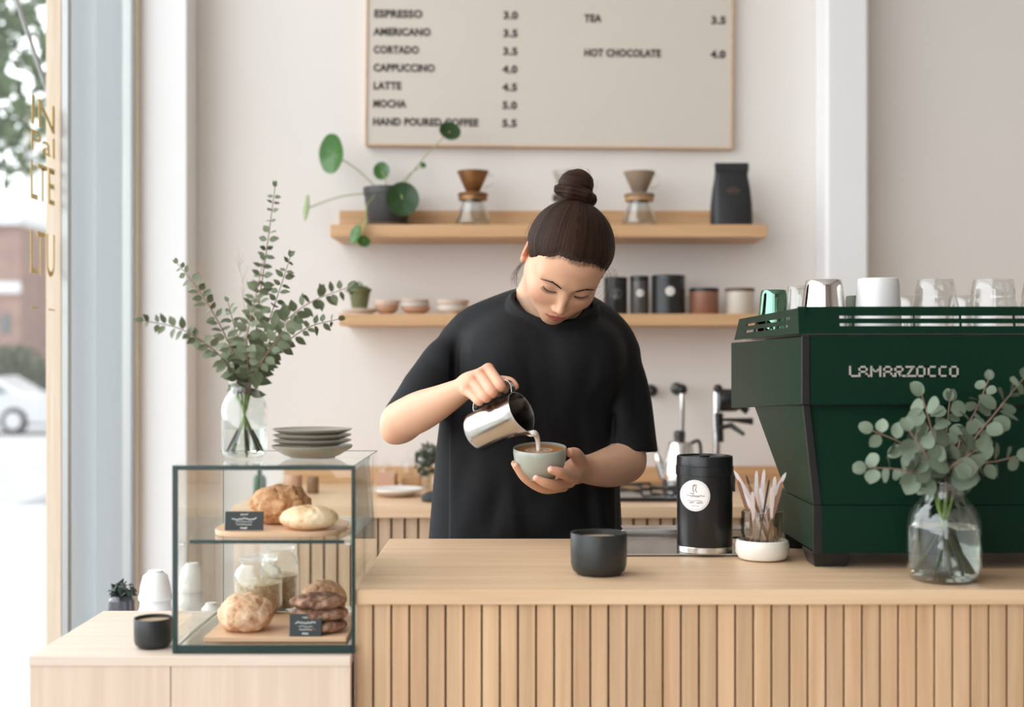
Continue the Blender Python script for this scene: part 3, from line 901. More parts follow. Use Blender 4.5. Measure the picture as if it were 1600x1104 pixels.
# ------------------------------------------------------------------ vases with eucalyptus
VG = thin_glass('vase_glass', (0.95, 0.965, 0.955, 1), boost=1.5)
WATER = mat('vase_water', (0.96, 0.985, 0.95, 1), 0.0, trans=1.0, ior=1.2)
def vase(px, pyb, Y, zbase, wpx, hpx, neck, level, label, tall=.72):
    x = PX(px, Y); r = wpx / 2 / F_PX * Y; H = hpx / F_PX * Y; z0 = zbase
    t = thing('glass_vase', label, 'vase', (x, Y, z0))
    rn = r * neck
    pr = [(0, .003), (r * .75, .001), (r * .93, .006), (r, .02), (r, H * (tall - .10)), (r * .97, H * (tall - .02)), (r * .86, H * (tall + .06)), (rn + (r - rn) * .25, H * (tall + .13)), (rn, H * (tall + .18)), (rn, H * .96), (rn + .0025, H * .985), (rn + .002, H)]
    inn = [(q[0] - .0024, q[1] + (.001 if i else 0)) for i, q in enumerate(pr[::-1]) if q[0] > 0]
    obj('glass_body', G().lathe(pr + inn + [(0, .007)], (x, Y, z0), 48), VG, t, smooth=60)
    zi = H * level
    obj('water', G().lathe([(0, .0075), (r * .72, .0075), (r * .9, .010), (r - .0032, .022), (r - .0032, zi), (0, zi)], (x, Y, z0), 48), WATER, t, smooth=60)
    return x, Y, z0, r, H, rn

LEAFG = mat('eucalyptus_leaf', lin((98, 106, 78)), 0.6, noise=0.25, nscale=14)
LEAFP = mat('silver_leaf', lin((104, 116, 96)), 0.6, noise=0.28, nscale=12)
STEMM = mat('red_brown_stem', lin((128, 98, 84)), 0.6)
STEMG = mat('green_stem', lin((120, 140, 70)), 0.5)

def leaf(g, p, d, n, L, wd, curl=0.25, fold=0.12, round_=False):
    """one leaf: a cupped blade from p along d, n is its face"""
    d = Vector(d).normalized(); n = Vector(n); n = (n - d * n.dot(d)).normalized(); s = d.cross(n)
    K = 7; rows = []
    for i in range(K + 1):
        t = i / K
        ww = wd * (math.sin(math.pi * min(1, t * 1.0 + .02)) ** (.55 if round_ else .8)) * (1.0 if round_ else (1.12 - .45 * t))
        if i == 0: ww = wd * .06
        if i == K: ww = wd * (.10 if round_ else .03)
        c = p + d * (L * t) - n * (curl * L * t * t)
        rows.append((c, ww, n + d * (curl * 2 * t)))
    vs = []
    for c, ww, nn in rows:
        nn = nn.normalized()
        vs += [c - s * ww + nn * (fold * ww), c - s * ww * .5 + nn * fold * ww * .3, c, c + s * ww * .5 + nn * fold * ww * .3, c + s * ww + nn * (fold * ww)]
    th = 0.0003
    m = len(vs)
    vs2 = [v - n * th for v in vs]
    fs = []
    for i in range(K):
        for j in range(4):
            a = i * 5 + j
            fs.append((a, a + 1, a + 6, a + 5)); fs.append((m + a, m + a + 5, m + a + 6, m + a + 1))
    g.add(vs + vs2, fs)

def branch(name, label, group, path, r0, leaves, lm, sm, seed, lsize=.016, lwid=.4, round_=False, start=.35, n_pairs=12, pair=True, curl=.2, taper=.55, toward=.35, parent_sub=None):
    """a cut branch: stem as one mesh, its leaves as one mesh"""
    rnd = random.Random(seed)
    pts = smooth_path(path, 8); n = len(pts)
    t = thing(name, label, 'branch', tuple(pts[0]), group)
    rs_ = [r0 * (1 - .7 * i / (n - 1)) for i in range(n)]
    obj('stem', G().tube(pts[:14], rs_[:14], 7, mi=1).tube(pts[13:], rs_[13:], 7, mi=0), [sm, STEMG], t)
    g = G()
    cum = [0]
    for a, b in zip(pts[:-1], pts[1:]): cum.append(cum[-1] + (b - a).length)
    T = cum[-1]
    def at(s):
        s = max(0, min(T * .999, s))
        for i in range(n - 1):
            if cum[i + 1] >= s:
                f = (s - cum[i]) / (cum[i + 1] - cum[i]); return pts[i].lerp(pts[i + 1], f), (pts[i + 1] - pts[i]).normalized()
    for k in range(n_pairs):
        f = start + (1 - start) * (k + rnd.uniform(-.2, .2)) / n_pairs
        p, d = at(f * T)
        ax = Vector((rnd.uniform(-.3, .3), -1, rnd.uniform(-.3, .3)))
        side = d.cross(ax).normalized()
        rot = rnd.uniform(-.9, .9)
        side = side * math.cos(rot) + d.cross(side) * math.sin(rot)
        L = lsize * (1 - (1 - taper) * max(0, (f - start) / (1 - start)) ** 1.5) * rnd.uniform(.8, 1.15)
        for sg in ((1, -1) if pair else (rnd.choice((1, -1)),)):
            dd = (side * sg + d * rnd.uniform(toward - .2, toward + .35) + Vector((0, 0, rnd.uniform(-.25, .1)))).normalized()
            nn = Vector((rnd.uniform(-1.1, 1.1), -.6, rnd.uniform(-.2, 1.1))) if round_ else Vector((rnd.uniform(-.6, .6), -.8, rnd.uniform(.0, .9)))
            stalk = p + dd * (L * .12)
            leaf(g, stalk, dd, nn, L * rnd.uniform(.9, 1.1), L * lwid * rnd.uniform(.85, 1.1), curl=rnd.uniform(0, curl), round_=round_)
    p, d = at(T * .995)
    for _ in range(3):
        dd = (d + Vector((rnd.uniform(-.5, .5), rnd.uniform(-.3, .3), rnd.uniform(-.3, .3)))).normalized()
        leaf(g, p, dd, Vector((rnd.uniform(-.5, .5), -1, .2)), lsize * taper, lsize * taper * lwid * .8, round_=round_)
    obj('leaves', g, lm, t, smooth=180)
    return t

VY = 1.955
vx, vy, vz, vr, vH, vn = vase(382, 712, VY, czt + 0.0003, 71, 119, .60, .385, 'small clear glass bottle vase on the pastry case')
GB = 'eucalyptus stems in the vase on the pastry case'
def pt(px, py, Y): return P(px, py, Y)
base = [(-.019, .006), (.017, -.006), (.0, .017), (-.010, -.016), (.012, .014), (.02, .004), (-.015, .014), (.006, -.018)]
specs = [
    # control points in the photo (px, py, Y), number of leaf pairs, leaf size, start
    ('tall bare-stemmed sprig rising highest out of the bouquet', [(392, 560, 1.95), (404, 480, 1.94), (418, 380, 1.93), (430, 290, 1.92)], 13, .0165, .50, 0),
    ('sprig bending far left, its tip lowest at left', [(372, 590, 1.93), (340, 552, 1.90), (285, 515, 1.87), (222, 500, 1.85)], 15, .020, .36, 1),
    ('sprig leaning up left to a leafy tip beside the window pier', [(374, 580, 1.95), (350, 520, 1.97), (312, 455, 1.98), (276, 410, 1.99)], 15, .018, .38, 2),
    ('sprig arching up right towards the lower wall shelf', [(398, 585, 1.95), (430, 520, 1.93), (480, 475, 1.92), (545, 448, 1.90)], 14, .025, .38, 3),
    ('sprig reaching low right, ending below the lower wall shelf', [(400, 590, 1.96), (435, 545, 1.97), (480, 512, 1.98), (530, 498, 2.0)], 12, .019, .40, 4),
    ('bushy sprig right of the tallest stem', [(394, 580, 1.97), (412, 520, 1.99), (436, 455, 2.0), (454, 400, 2.01)], 16, .020, .34, 5),
    ('dense upright sprig left of the tallest stem', [(384, 580, 1.93), (386, 530, 1.90), (398, 470, 1.89), (412, 405, 1.90)], 15, .021, .34, 6),
    ('short leafy sprig in the middle of the bouquet', [(388, 585, 1.99), (376, 545, 2.01), (366, 510, 2.02), (356, 470, 2.03)], 12, .021, .36, 7),
    ('short sprig spreading right just over the vase rim', [(396, 590, 1.92), (412, 560, 1.89), (434, 530, 1.88), (455, 500, 1.87)], 10, .022, .36, 8),
]
for i, (lab, cp, npair, ls, st, sd) in enumerate(specs):
    bx, by = base[i % 8]
    path = [Vector((vx + bx * 1.15, vy + by * 1.15, vz + .010)), Vector((vx - bx * .1, vy - by * .1, vz + vH * .62)), Vector((vx - bx * .55, vy - by * .55, vz + vH * .99))] + [P(*c) for c in cp[1:]]
    branch('eucalyptus_sprig', 'eucalyptus ' + lab, GB, path, .0019, None, LEAFG, STEMM, 100 + sd, lsize=ls * 1.14, lwid=.34, start=st, n_pairs=npair + 2, curl=.25)
# feathery dried sprig
t = thing('dried_sprig', 'thin pale dried sprig among the eucalyptus leaves', 'sprig', (vx, vy, vz + .02))
g = G(); rnd = random.Random(4)
pts = smooth_path([(vx + .004, vy, vz + .012), (vx - .002, vy + .004, vz + vH), P(384, 500, 1.97), P(374, 415, 1.97)], 6)
g.tube(pts, .0006, 5)
for k in range(60):
    i = rnd.randint(10, len(pts) - 1); q = pts[i]
    g.tube([q, q + Vector((rnd.uniform(-.012, .012), rnd.uniform(-.01, .01), rnd.uniform(.008, .03)))], .0003, 4)
obj('stalk', g, mat('dried_straw', lin((205, 192, 180)), .8), t)

# right-hand vase, close to the camera
VY2 = 1.90
vx2, vy2, vz2, vr2, vH2, vn2 = vase(1475, 910, VY2, ZC + 0.0003, 113, 155, .60, .545, 'large clear glass jar vase on the counter before the green machine', tall=.66)
GB2 = 'silver eucalyptus stems in the jar vase'
specs2 = [
    ('upright stem with big round leaves below the machine lettering', [(1470, 740, 1.89), (1462, 700, 1.88), (1450, 650, 1.87), (1440, 616, 1.87)], 8, .030, .42),
    ('stem reaching left with paired round leaves', [(1460, 740, 1.87), (1440, 715, 1.86), (1405, 690, 1.85), (1362, 672, 1.85)], 8, .026, .40),
    ('lowest left stem with small narrow leaves at its tip', [(1460, 745, 1.86), (1430, 738, 1.84), (1395, 732, 1.83), (1352, 730, 1.83)], 8, .024, .42),
    ('stem leaning right to the edge of the picture', [(1482, 740, 1.89), (1520, 690, 1.88), (1555, 645, 1.88), (1600, 590, 1.88)], 11, .024, .40),
    ('upright thin stem with small leaves at right', [(1480, 740, 1.92), (1500, 690, 1.93), (1525, 640, 1.94), (1545, 592, 1.94)], 9, .020, .42),
    ('central leafy stem behind the round leaves', [(1475, 740, 1.93), (1478, 700, 1.95), (1480, 665, 1.96), (1484, 625, 1.96)], 11, .026, .38),
    ('drooping stem right of the vase neck', [(1490, 745, 1.88), (1530, 725, 1.87), (1558, 720, 1.87), (1590, 712, 1.86)], 8, .026, .42),
    ('short stem of broad leaves over the vase rim', [(1472, 748, 1.86), (1486, 730, 1.84), (1505, 716, 1.83), (1530, 700, 1.83)], 8, .030, .40),
    ('short dense stem left of the centre', [(1466, 745, 1.86), (1452, 722, 1.84), (1440, 700, 1.83), (1420, 672, 1.83)], 9, .026, .38),
]
base2 = [(.030, -.012), (-.030, .01), (-.034, -.008), (.034, .006), (.026, .022), (.006, .034), (.0, -.030), (-.02, -.026), (.016, -.03)]
for i, (lab, cp, npair, ls, st) in enumerate(specs2):
    bx, by = base2[i]
    sg = -1 if cp[-1][0] > 1475 else 1
    bx = abs(bx) * sg if abs(bx) > .008 else bx
    path = [Vector((vx2 + bx, vy2 + by, vz2 + .012)), Vector((vx2 - bx * .1, vy2 - by * .05, vz2 + vH2 * .62)), Vector((vx2 - bx * .5, vy2 - by * .5, vz2 + vH2 * .99))] + [P(*c) for c in cp[1:]]
    t = branch('silver_eucalyptus_stem', 'silver eucalyptus ' + lab, GB2, path, .0026, None, LEAFP, STEMM, 300 + i, lsize=ls * 1.22, lwid=.50, round_=True, start=st + .10, n_pairs=npair, curl=.15, toward=.2, taper=.65)

# ------------------------------------------------------------------ black cups
BLK = mat('black_stoneware', lin((42, 44, 43)), 0.38, noise=0.06, nscale=40)
COFF = mat('milk_coffee', lin((186, 160, 130)), 0.35)
RIMG = mat('glazed_inside', lin((70, 92, 86)), 0.2, coat=.5)
def cup(px, pyb, Y, z0, rpx, hpx, label, level=.86, m=BLK, liquid=COFF, name='stoneware_cup'):
    x = PX(px, Y); r = rpx / F_PX * Y; H = hpx / F_PX * Y
    t = thing(name, label, 'cup', (x, Y, z0))
    pr = [(0, .0008), (r * .70, 0), (r * .76, .001), (r * .92, H * .10), (r * .985, H * .24), (r, H * .5), (r, H * .985), (r * .99, H), (r * .955, H * .985), (r * .95, H * .3), (r * .7, .006), (0, .006)]
    obj('body', G().lathe(pr, (x, Y, z0), 56), m, t, smooth=50)
    obj('coffee', G().lathe([(0, H * level - .004), (r * .945, H * level - .004), (r * .945, H * level), (0, H * level + .0003)], (x, Y, z0), 48), liquid, t)
    return t
cup(935.5, 886, 1.955, ZC + 0.0003, 44, 65, 'black stoneware cup of coffee on the counter left of the black canister')
cup(239.5, 1011, 1.86, ZL + 0.0003, 29.5, 46, 'small black stoneware cup on the low side counter', .88)

# ------------------------------------------------------------------ steel tray, canister, stick jar
STEEL = mat('brushed_steel', (0.62, 0.61, 0.60, 1), 0.22, 1.0, noise=0.05, nscale=8, stretch=(1, 30, 30))
DKST = mat('dark_steel', (0.10, 0.10, 0.10, 1), 0.35, 0.8)
ty0, ty1 = 2.13, 2.335
tr = thing('steel_tray', 'flat stainless steel tray under the black canister', 'tray', (PX(1060, 2.2), 2.23, ZC))
tx0, tx1 = PX(893, ty1), PX(1165, ty0)
obj('plate', G().box(tx0, tx1, ty0, ty1, ZC + 0.002, ZC + 0.005), STEEL, tr, bevel=0.001)
obj('rim', G().box(tx0 + .002, tx1 - .001, ty0 + .001, ty0 + .006, ZC + 0.0002, ZC + 0.002), DKST, tr)
zt = ZC + 0.0053
rl = thing('steel_rail', 'steel bar of the rinse station just behind the tray', 'rail', (PX(1060, 2.42), 2.42, ZC))
obj('bar', G().box(PX(968, 2.40), PX(1172, 2.40), 2.36, 2.42, PZ(838, 2.38), PZ(824, 2.38)), STEEL, rl, bevel=0.003)
obj('bracket', G().box(PX(985, 2.40), PX(1010, 2.40), 2.3485, 2.42, PZ(858, 2.38), PZ(838.2, 2.38)), DKST, rl)
obj('bracket', G().box(PX(1140, 2.40), PX(1165, 2.40), 2.3485, 2.42, PZ(858, 2.38), PZ(838.2, 2.38)), DKST, rl)

BTIN = mat('satin_black_tin', (0.012, 0.012, 0.013, 1), 0.28)
YN = 2.165; xn = PX(1101, YN); rn_ = 43.5 / F_PX * YN
zc1 = PZ(711, YN)
cn = thing('coffee_canister', 'tall black metal coffee canister with a round white label', 'canister', (xn, YN, zt))
H = zc1 - zt
obj('body', G().lathe([(0, .008), (rn_ - .001, .008), (rn_ - .0005, .009), (rn_ - .0005, H * .80), (0, H * .80)], (xn, YN, zt), 64), BTIN, cn)
obj('base_band', G().lathe([(0, 0), (rn_ - .001, 0), (rn_, .001), (rn_, .0095), (rn_ - .0008, .0105), (0, .0105)], (xn, YN, zt), 64), STEEL, cn)
obj('lid', G().lathe([(0, H * .8), (rn_ + .0006, H * .80), (rn_ + .0014, H * .803), (rn_ + .0014, H * .895), (rn_ + .0002, H * .90), (rn_ + .0002, H * .985), (rn_ - .001, H), (rn_ - .004, H), (rn_ - .006, H - .003), (0, H - .003)], (xn, YN, zt), 64), BTIN, cn)
obj('lid_knob', G().lathe([(0, H - .003), (.008, H - .003), (.009, H + .0005), (.006, H + .0015), (0, H + .0015)], (xn, YN, zt), 24), BTIN, cn)
obj('clasp', G().box(xn + rn_, xn + rn_ + .004, YN - .005, YN + .005, zt + H * .62, zt + H * .84), DKST, cn, bevel=.001)
# label wrapped on the tin
LAB = mat('paper_label', lin((232, 228, 224)), 0.6)
LINK = mat('label_ink', lin((110, 60, 60)), 0.7)
def wrap(px, py, off=.0004):
    X = PX(px, YN - rn_) - xn
    for _ in range(4): X = PX(px, YN - math.sqrt(max(0, rn_ * rn_ - X * X))) - xn
    return (xn + X, YN - math.sqrt(max(0, (rn_ + off) ** 2 - X * X)), PZ(py, YN - rn_ * .9))
g = G(); cxl, cyl_, rl_ = 1086, 774, 23.5
N_, M_ = 32, 6
vs = [wrap(cxl, cyl_)]; fs = []
for j in range(1, M_ + 1):
    for k in range(N_):
        a = 2 * math.pi * k / N_
        vs.append(wrap(cxl + rl_ * j / M_ * math.cos(a), cyl_ - rl_ * 1.04 * j / M_ * math.sin(a)))
for k in range(N_): fs.append((0, 1 + (k + 1) % N_, 1 + k))
for j in range(M_ - 1):
    for k in range(N_):
        a = 1 + j * N_ + k; b_ = 1 + j * N_ + (k + 1) % N_
        fs.append((a, b_, b_ + N_, a + N_))
g.add(vs, [f[::-1] for f in fs])
lb = obj('label', g, LAB, cn); lb['label'] = 'round white paper label'
g = G()
for (x0, x1, y, r) in ((1078, 1084, 771, .0003), (1072, 1101, 774, .00035), (1079, 1093, 776, .0002), (1074, 1097, 782, .00025), (1077, 1084, 785, .0003), (1088, 1098, 785, .0003), (1080, 1092, 790, .00018)):
    rr = random.Random(y); n = 14
    g.tube([wrap(x0 + (x1 - x0) * k / n, y + rr.uniform(-.9, .9), .0008) for k in range(n + 1)], r * 1.4, 5)
g.tube([wrap(x, y, .0008) for x, y in ((1084, 769), (1082, 763), (1085, 758), (1088, 760), (1086, 765), (1089, 769))], .0006, 5)
g.tube([wrap(x, y, .0008) for x, y in ((1081, 760), (1084, 757), (1089, 757))], .0005, 5)
ring = [wrap(cxl + 21.5 * math.cos(a), cyl_ - 22.3 * math.sin(a), .0008) for a in [2 * math.pi * k / 48 for k in range(49)]]
g.tube(ring, .0002, 4, cap=False)
obj('label_print', g, LINK, lb)

# white ceramic dish with a tumbler of wrapped sticks
YJ = 2.10; xj = PX(1191, YJ)
CER = mat('white_ceramic', lin((228, 224, 214)), 0.35, coat=.2)
rj = 41.5 / F_PX * YJ
dh = thing('ceramic_dish', 'small round white ceramic dish under the tumbler of sticks', 'dish', (xj, YJ, ZC))
obj('body', G().lathe([(0, .001), (rj * .7, 0), (rj * .88, .003), (rj, .012), (rj, .026), (rj * .97, .031), (rj * .90, .033), (rj * .86, .029), (rj * .84, .012), (0, .010)], (xj, YJ, ZC + .0002), 48), CER, dh)
JG2 = thin_glass('amber_glass', (0.84, 0.79, 0.72, 1), boost=2.2)
rt = 33 / F_PX * YJ; zj = ZC + .0106
Ht = PZ(797, YJ) - zj
tb = thing('glass_tumbler', 'faceted clear tumbler standing in the white dish', 'tumbler', (xj, YJ, zj))
wob = lambda a, z: 1 + .012 * math.cos(16 * a)
obj('body', G().lathe([(0, .003), (rt * .80, 0), (rt * .86, .004), (rt * .88, Ht * .3), (rt, Ht * .5), (rt * .98, Ht), (rt * .94, Ht), (rt * .95, Ht * .52), (rt * .83, Ht * .3), (rt * .80, .008), (0, .008)], (xj, YJ, zj), 64, wob=wob), JG2, tb, smooth=60)
WRAP_ = mat('stick_wrapper', lin((226, 214, 212)), 0.35, coat=.4)
WR2 = mat('stick_wood', lin((150, 112, 92)), 0.6)
WR3 = mat('stick_dark', lin((70, 60, 58)), 0.5)
tips = [(1147, 735, 2.10, 0), (1153, 750, 2.07, 1), (1160, 762, 2.12, 0), (1170, 756, 2.06, 1), (1176, 768, 2.05, 0), (1187, 762, 2.11, 0), (1194, 733, 2.13, 0), (1202, 748, 2.07, 2), (1211, 744, 2.09, 0), (1228, 738, 2.11, 0), (1222, 752, 2.05, 1), (1166, 742, 2.15, 2), (1182, 735, 2.16, 0), (1206, 762, 2.04, 0)]
sticks_at = ['leaning furthest left over the rim', 'second from the left rim', 'short and low on the left side', 'in front, left of centre', 'at the front centre, short', 'upright in the middle', 'tall and thin in the middle', 'dark, right of the middle', 'upright right of the middle', 'leaning furthest right over the rim', 'in front on the right side', 'dark, behind on the left', 'tall and far behind', 'at the front right, short']
for i, (px, py, Y, k) in enumerate(tips):
    a = i * 2.4
    bot = Vector((xj + math.cos(a) * rt * .5 - (px - 1191) * .00020, YJ + math.sin(a) * rt * .5, zj + .0105))
    top = P(px, py, Y)
    d = (top - bot).normalized(); s = d.cross(Vector((0, 1, 0))).normalized(); w_ = .0027 if k != 2 else .0017
    g = G(); n = s.cross(d)
    vs = []
    for f, ww in ((0, .5), (.5, .8), (.8, 1.15), (.95, 1.0), (1.0, .25)):
        c = bot.lerp(top, f)
        vs += [c - s * w_ * ww - n * .0006, c + s * w_ * ww - n * .0006, c + s * w_ * ww + n * .0006, c - s * w_ * ww + n * .0006]
    fs = []
    for r_ in range(4):
        for q in range(4):
            fs.append((r_ * 4 + q, r_ * 4 + (q + 1) % 4, r_ * 4 + 4 + (q + 1) % 4, r_ * 4 + 4 + q))
    fs += [(3, 2, 1, 0), (16, 17, 18, 19)]
    g.add(vs, fs)
    kind = ('wrapped white', 'brown wooden', 'dark')[k]
    tag(obj('stir_stick', g, (WRAP_, WR2, WR3)[k]), '%s stir stick in the tumbler, %s' % (kind, sticks_at[i]), 'stir stick', 'stir sticks in the tumbler')

# ------------------------------------------------------------------ espresso machine
GREEN = mat('dark_green_enamel', lin((13, 42, 29)), 0.42, coat=.0, spec=.12)
MBLK = mat('machine_black', (0.012, 0.012, 0.012, 1), 0.35)
YM = 2.0; xm = PX(1252, YM); xr = 1.42
YFar = 2.64
def Zm(py): return PZ(py, YM)
em = thing('espresso_machine', 'dark green espresso machine filling the right end of the counter', 'espresso machine', ((xm + xr) / 2, 2.2, ZC))
zt_, zmid, zb_, zl_, zbot = Zm(524), Zm(632), Zm(633.5), Zm(789), Zm(864)
# upper body
g = G()
ub = [(YM, zmid), (YM, zt_ - .002), (YFar, zt_ - .006), (YFar, zmid + .022)]
obj('upper_side_panel', G().prism([(YM + .004, zmid), (YM + .004, zt_ - .002), (YFar, zt_ - .002), (YFar, zmid - .028)], 'x', xm, xm + .012), GREEN, em, bevel=.001)
obj('corner_strip', G().box(xm + .0, xm + .0125, YM - .004, YM + .0035, zmid, zt_), MBLK, em, bevel=.001)
obj('upper_front_panel', G().box(xm + .013, xr - .013, YM - .002, YM + .010, zmid, zt_), GREEN, em, bevel=.0015)
obj('inner_body', G().box(xm + .014, xr - .014, YM + .012, YFar - .03, zmid - .02, zt_ - .004), MBLK, em)
obj('upper_side_panel', G().prism([(YM + .004, zmid), (YM + .004, zt_ - .002), (YFar, zt_ - .002), (YFar, zmid - .028)], 'x', xr - .012, xr), GREEN, em, bevel=.001)
# lower body, leaning sides and a recessed working side
yb1, yb2 = 2.44, 2.17
xl1, xl2 = xm + .004, PX(1270, 2.01) 
g = G().hexa([(xl2, 2.010, zl_), (xl2 + .012, 2.010, zl_), (xl2 + .012, yb2 + .04, zl_), (xl2, yb2 + .04, zl_), (xl1, 2.014, zb_), (xl1 + .012, 2.014, zb_), (xl1 + .012, yb1, zb_), (xl1, yb1, zb_)])
obj('lower_side_panel', g, GREEN, em, bevel=.001)
g = G().hexa([(xl2 + .0, 2.004, zl_), (xl2 + .012, 2.004, zl_), (xl2 + .012, 2.0098, zl_), (xl2 + .0, 2.0098, zl_), (xl1, 2.004, zb_), (xl1 + .010, 2.004, zb_), (xl1 + .010, 2.0135, zb_), (xl1, 2.0135, zb_)])
obj('corner_strip', g, MBLK, em)
g = G().hexa([(xl2 + .0125, 2.006, zl_), (xr - .03, 2.006, zl_), (xr - .03, 2.016, zl_), (xl2 + .0125, 2.016, zl_), (xl1 + .0105, 2.012, zb_), (xr - .014, 2.012, zb_), (xr - .014, 2.022, zb_), (xl1 + .0105, 2.022, zb_)])
obj('lower_front_panel', g, GREEN, em)
g = G().hexa([(xl2 + .013, 2.03, zl_), (xr - .03, 2.03, zl_), (xr - .03, yb2 + .03, zl_), (xl2 + .013, yb2 + .03, zl_), (xl1 + .013, 2.03, zb_), (xr - .014, 2.03, zb_), (xr - .014, yb1 - .02, zb_), (xl1 + .013, yb1 - .02, zb_)])
obj('inner_body', g, MBLK, em)
# base
zl2 = zl_ - .0008
obj('base_front', G().box(xl2 + .012, xr - .03, 2.0, 2.012, zbot, zl2), GREEN, em, bevel=.0012)
obj('base_side', G().box(xl2 - .001, xl2 + .010, 2.006, 2.315, zbot + .003, zl2), GREEN, em, bevel=.0012)
obj('corner_strip', G().box(xl2 - .001, xl2 + .0118, 2.0, 2.0058, zbot, zl2), MBLK, em)
obj('drip_pan', G().box(xl2 + .0125, xr - .04, 2.0125, 2.32, zbot + .001, zl2 - .002), MBLK, em)
for fx in (PX(1268, 2.02), xr - .14):
    for fy in (2.02, 2.22):
        obj('foot', G().hexa([(fx + .006, fy + .004, ZC + .0002), (fx + .056, fy + .004, ZC + .0002), (fx + .056, fy + .06, ZC + .0002), (fx + .006, fy + .06, ZC + .0002), (fx, fy, zbot - .0002), (fx + .062, fy, zbot - .0002), (fx + .062, fy + .07, zbot - .0002), (fx, fy + .07, zbot - .0002)]), MBLK, em, bevel=.002)
# cup rail: sloping green bands with two slots each
ztop = Zm(478.5)
def slotted(o0, ex, ez, L_, Hh, slots, th, nrm):
    """plate spanned by ex (length) and ez (height) with horizontal slots cut out"""
    g = G(); ex = Vector(ex).normalized(); ez = Vector(ez).normalized(); nrm = Vector(nrm).normalized() * th
    def bx(u0, u1, v0, v1):
        c = [o0 + ex * u + ez * v for u, v in ((u0, v0), (u1, v0), (u1, v1), (u0, v1))]
        g.add(c + [p + nrm for p in c], [(0, 1, 2, 3), (7, 6, 5, 4), (0, 4, 5, 1), (1, 5, 6, 2), (2, 6, 7, 3), (3, 7, 4, 0)])
    rows = sorted(set([0, Hh] + [v for s_ in slots for v in s_[1]]))
    for a, b in zip(rows[:-1], rows[1:]):
        mid = (a + b) / 2
        cuts = sorted([s_[0] for s_ in slots if s_[1][0] <= mid <= s_[1][1]])
        u = 0
        for (c0, c1) in cuts:
            if c0 > u: bx(u, c0, a, b)
            u = c1
        if u < L_: bx(u, L_, a, b)
    return g
lean = .008
o0 = Vector((PX(1248, YM), YM - .002, zt_ + .003))
ez = Vector((0, lean, ztop - zt_ - .003)); Hh = ez.length
fl = []
def ux(px): return PX(px, YM) - o0.x
u = 1312
cuts_x = [(1312, 1332), (1334, 1428), (1430, 1500), (1503, 1584), (1587, 1660), (1664, 1760), (1764, 1850)]
for (v0, v1) in ((Hh * .56, Hh * .66), (Hh * .28, Hh * .38)):
    for a, b_ in cuts_x:
        fl.append(((ux(a), ux(b_)), (v0, v1)))
obj('cup_rail_front', slotted(o0, (1, 0, 0), ez, xr - o0.x - .02, Hh, fl, .0025, (0, 1, 0)), GREEN, em)
o1 = Vector((PX(1248, YM), YFar - .06, zt_ + .003)); L1 = YFar - .06 - YM - .001
sl = []
for (v0, v1) in ((Hh * .58, Hh * .70), (Hh * .28, Hh * .40)):
    for a in (.10, .20, .30, .40):
        sl.append(((a, a + .085), (v0, v1)))
obj('cup_rail_side', slotted(o1, (0, -1, 0), (.010, 0, ztop - zt_ - .003), L1, Hh, sl, .0025, (1, 0, 0)), GREEN, em)
obj('cup_tray', G().box(xm + .016, xr - .02, YM + .02, YFar - .07, zt_ + .002, zt_ + .006), STEEL, em)
# lettering built of block strokes
g = G(); SIL = mat('silver_letters', lin((214, 208, 200)), 0.3, 0.6)
lx0, lx1 = PX(1326, YM), PX(1497, YM); lz0, lz1 = Zm(588.5), Zm(571.5)
uw = (lx1 - lx0) / 61.0; uh = (lz1 - lz0) / 6.0; st = 1.05
def stroke(x0, y0, x1, y1):
    a = (lx0 + x0 * uw, lz0 + y0 * uh); b_ = (lx0 + x1 * uw, lz0 + y1 * uh)
    g.box(min(a[0], b_[0]), max(a[0], b_[0]) + st * uw, YM - .0034, YM - .0019, min(a[1], b_[1]), max(a[1], b_[1]) + st * uh)
def diag(x0, y0, x1, y1):
    g.prism([(lx0 + x0 * uw, lz0 + y0 * uh), (lx0 + (x0 + 1.2) * uw, lz0 + y0 * uh), (lx0 + (x1 + 1.2) * uw, lz0 + (y1 + 1) * uh), (lx0 + x1 * uw, lz0 + (y1 + 1) * uh)], 'y', YM - .0034, YM - .0019)
def letter(ch, x):
    w_ = 4
    if ch == 'L': stroke(x, 0, x, 5); stroke(x, 0, x + w_, 0)
    elif ch == 'A': stroke(x, 0, x, 5); stroke(x + w_, 0, x + w_, 5); stroke(x, 5, x + w_, 5); stroke(x, 2.3, x + w_, 2.3); stroke(x + w_, 0, x + w_ + 1.2, 0)
    elif ch == 'M': stroke(x, 0, x, 5); diag(x + .5, 4.6, x + 2.2, 1.6); diag(x + 4.4, 4.6, x + 2.4, 1.6); stroke(x + 5, 0, x + 5, 5)
    elif ch == 'R': stroke(x, 0, x, 5); stroke(x, 5, x + w_, 5); stroke(x + w_, 2.3, x + w_, 5); stroke(x, 2.3, x + w_, 2.3); diag(x + 3.2, 0, x + 1.6, 1.6); stroke(x + 3.2, 0, x + w_ + 1.2, 0)
    elif ch == 'Z': stroke(x, 5, x + w_, 5); diag(x, .4, x + 3.6, 4.4); stroke(x, 0, x + w_ + 1.2, 0)
    elif ch == 'O': stroke(x, 0, x, 5); stroke(x + w_, 0, x + w_, 5); stroke(x, 5, x + w_, 5); stroke(x, 0, x + w_, 0)
    elif ch == 'C': stroke(x, 0, x, 5); stroke(x, 5, x + 3.3, 5); stroke(x, 0, x + 3.3, 0)
xx = 0
for ch, adv in (('L', 5.2), ('A', 6.6), ('M', 7.2), ('A', 6.2), ('R', 6.2), ('Z', 6.0), ('O', 6.4), ('C', 6.0), ('C', 6.0), ('O', 5)):
    letter(ch, xx); xx += adv
obj('lettering', g, SIL, em)

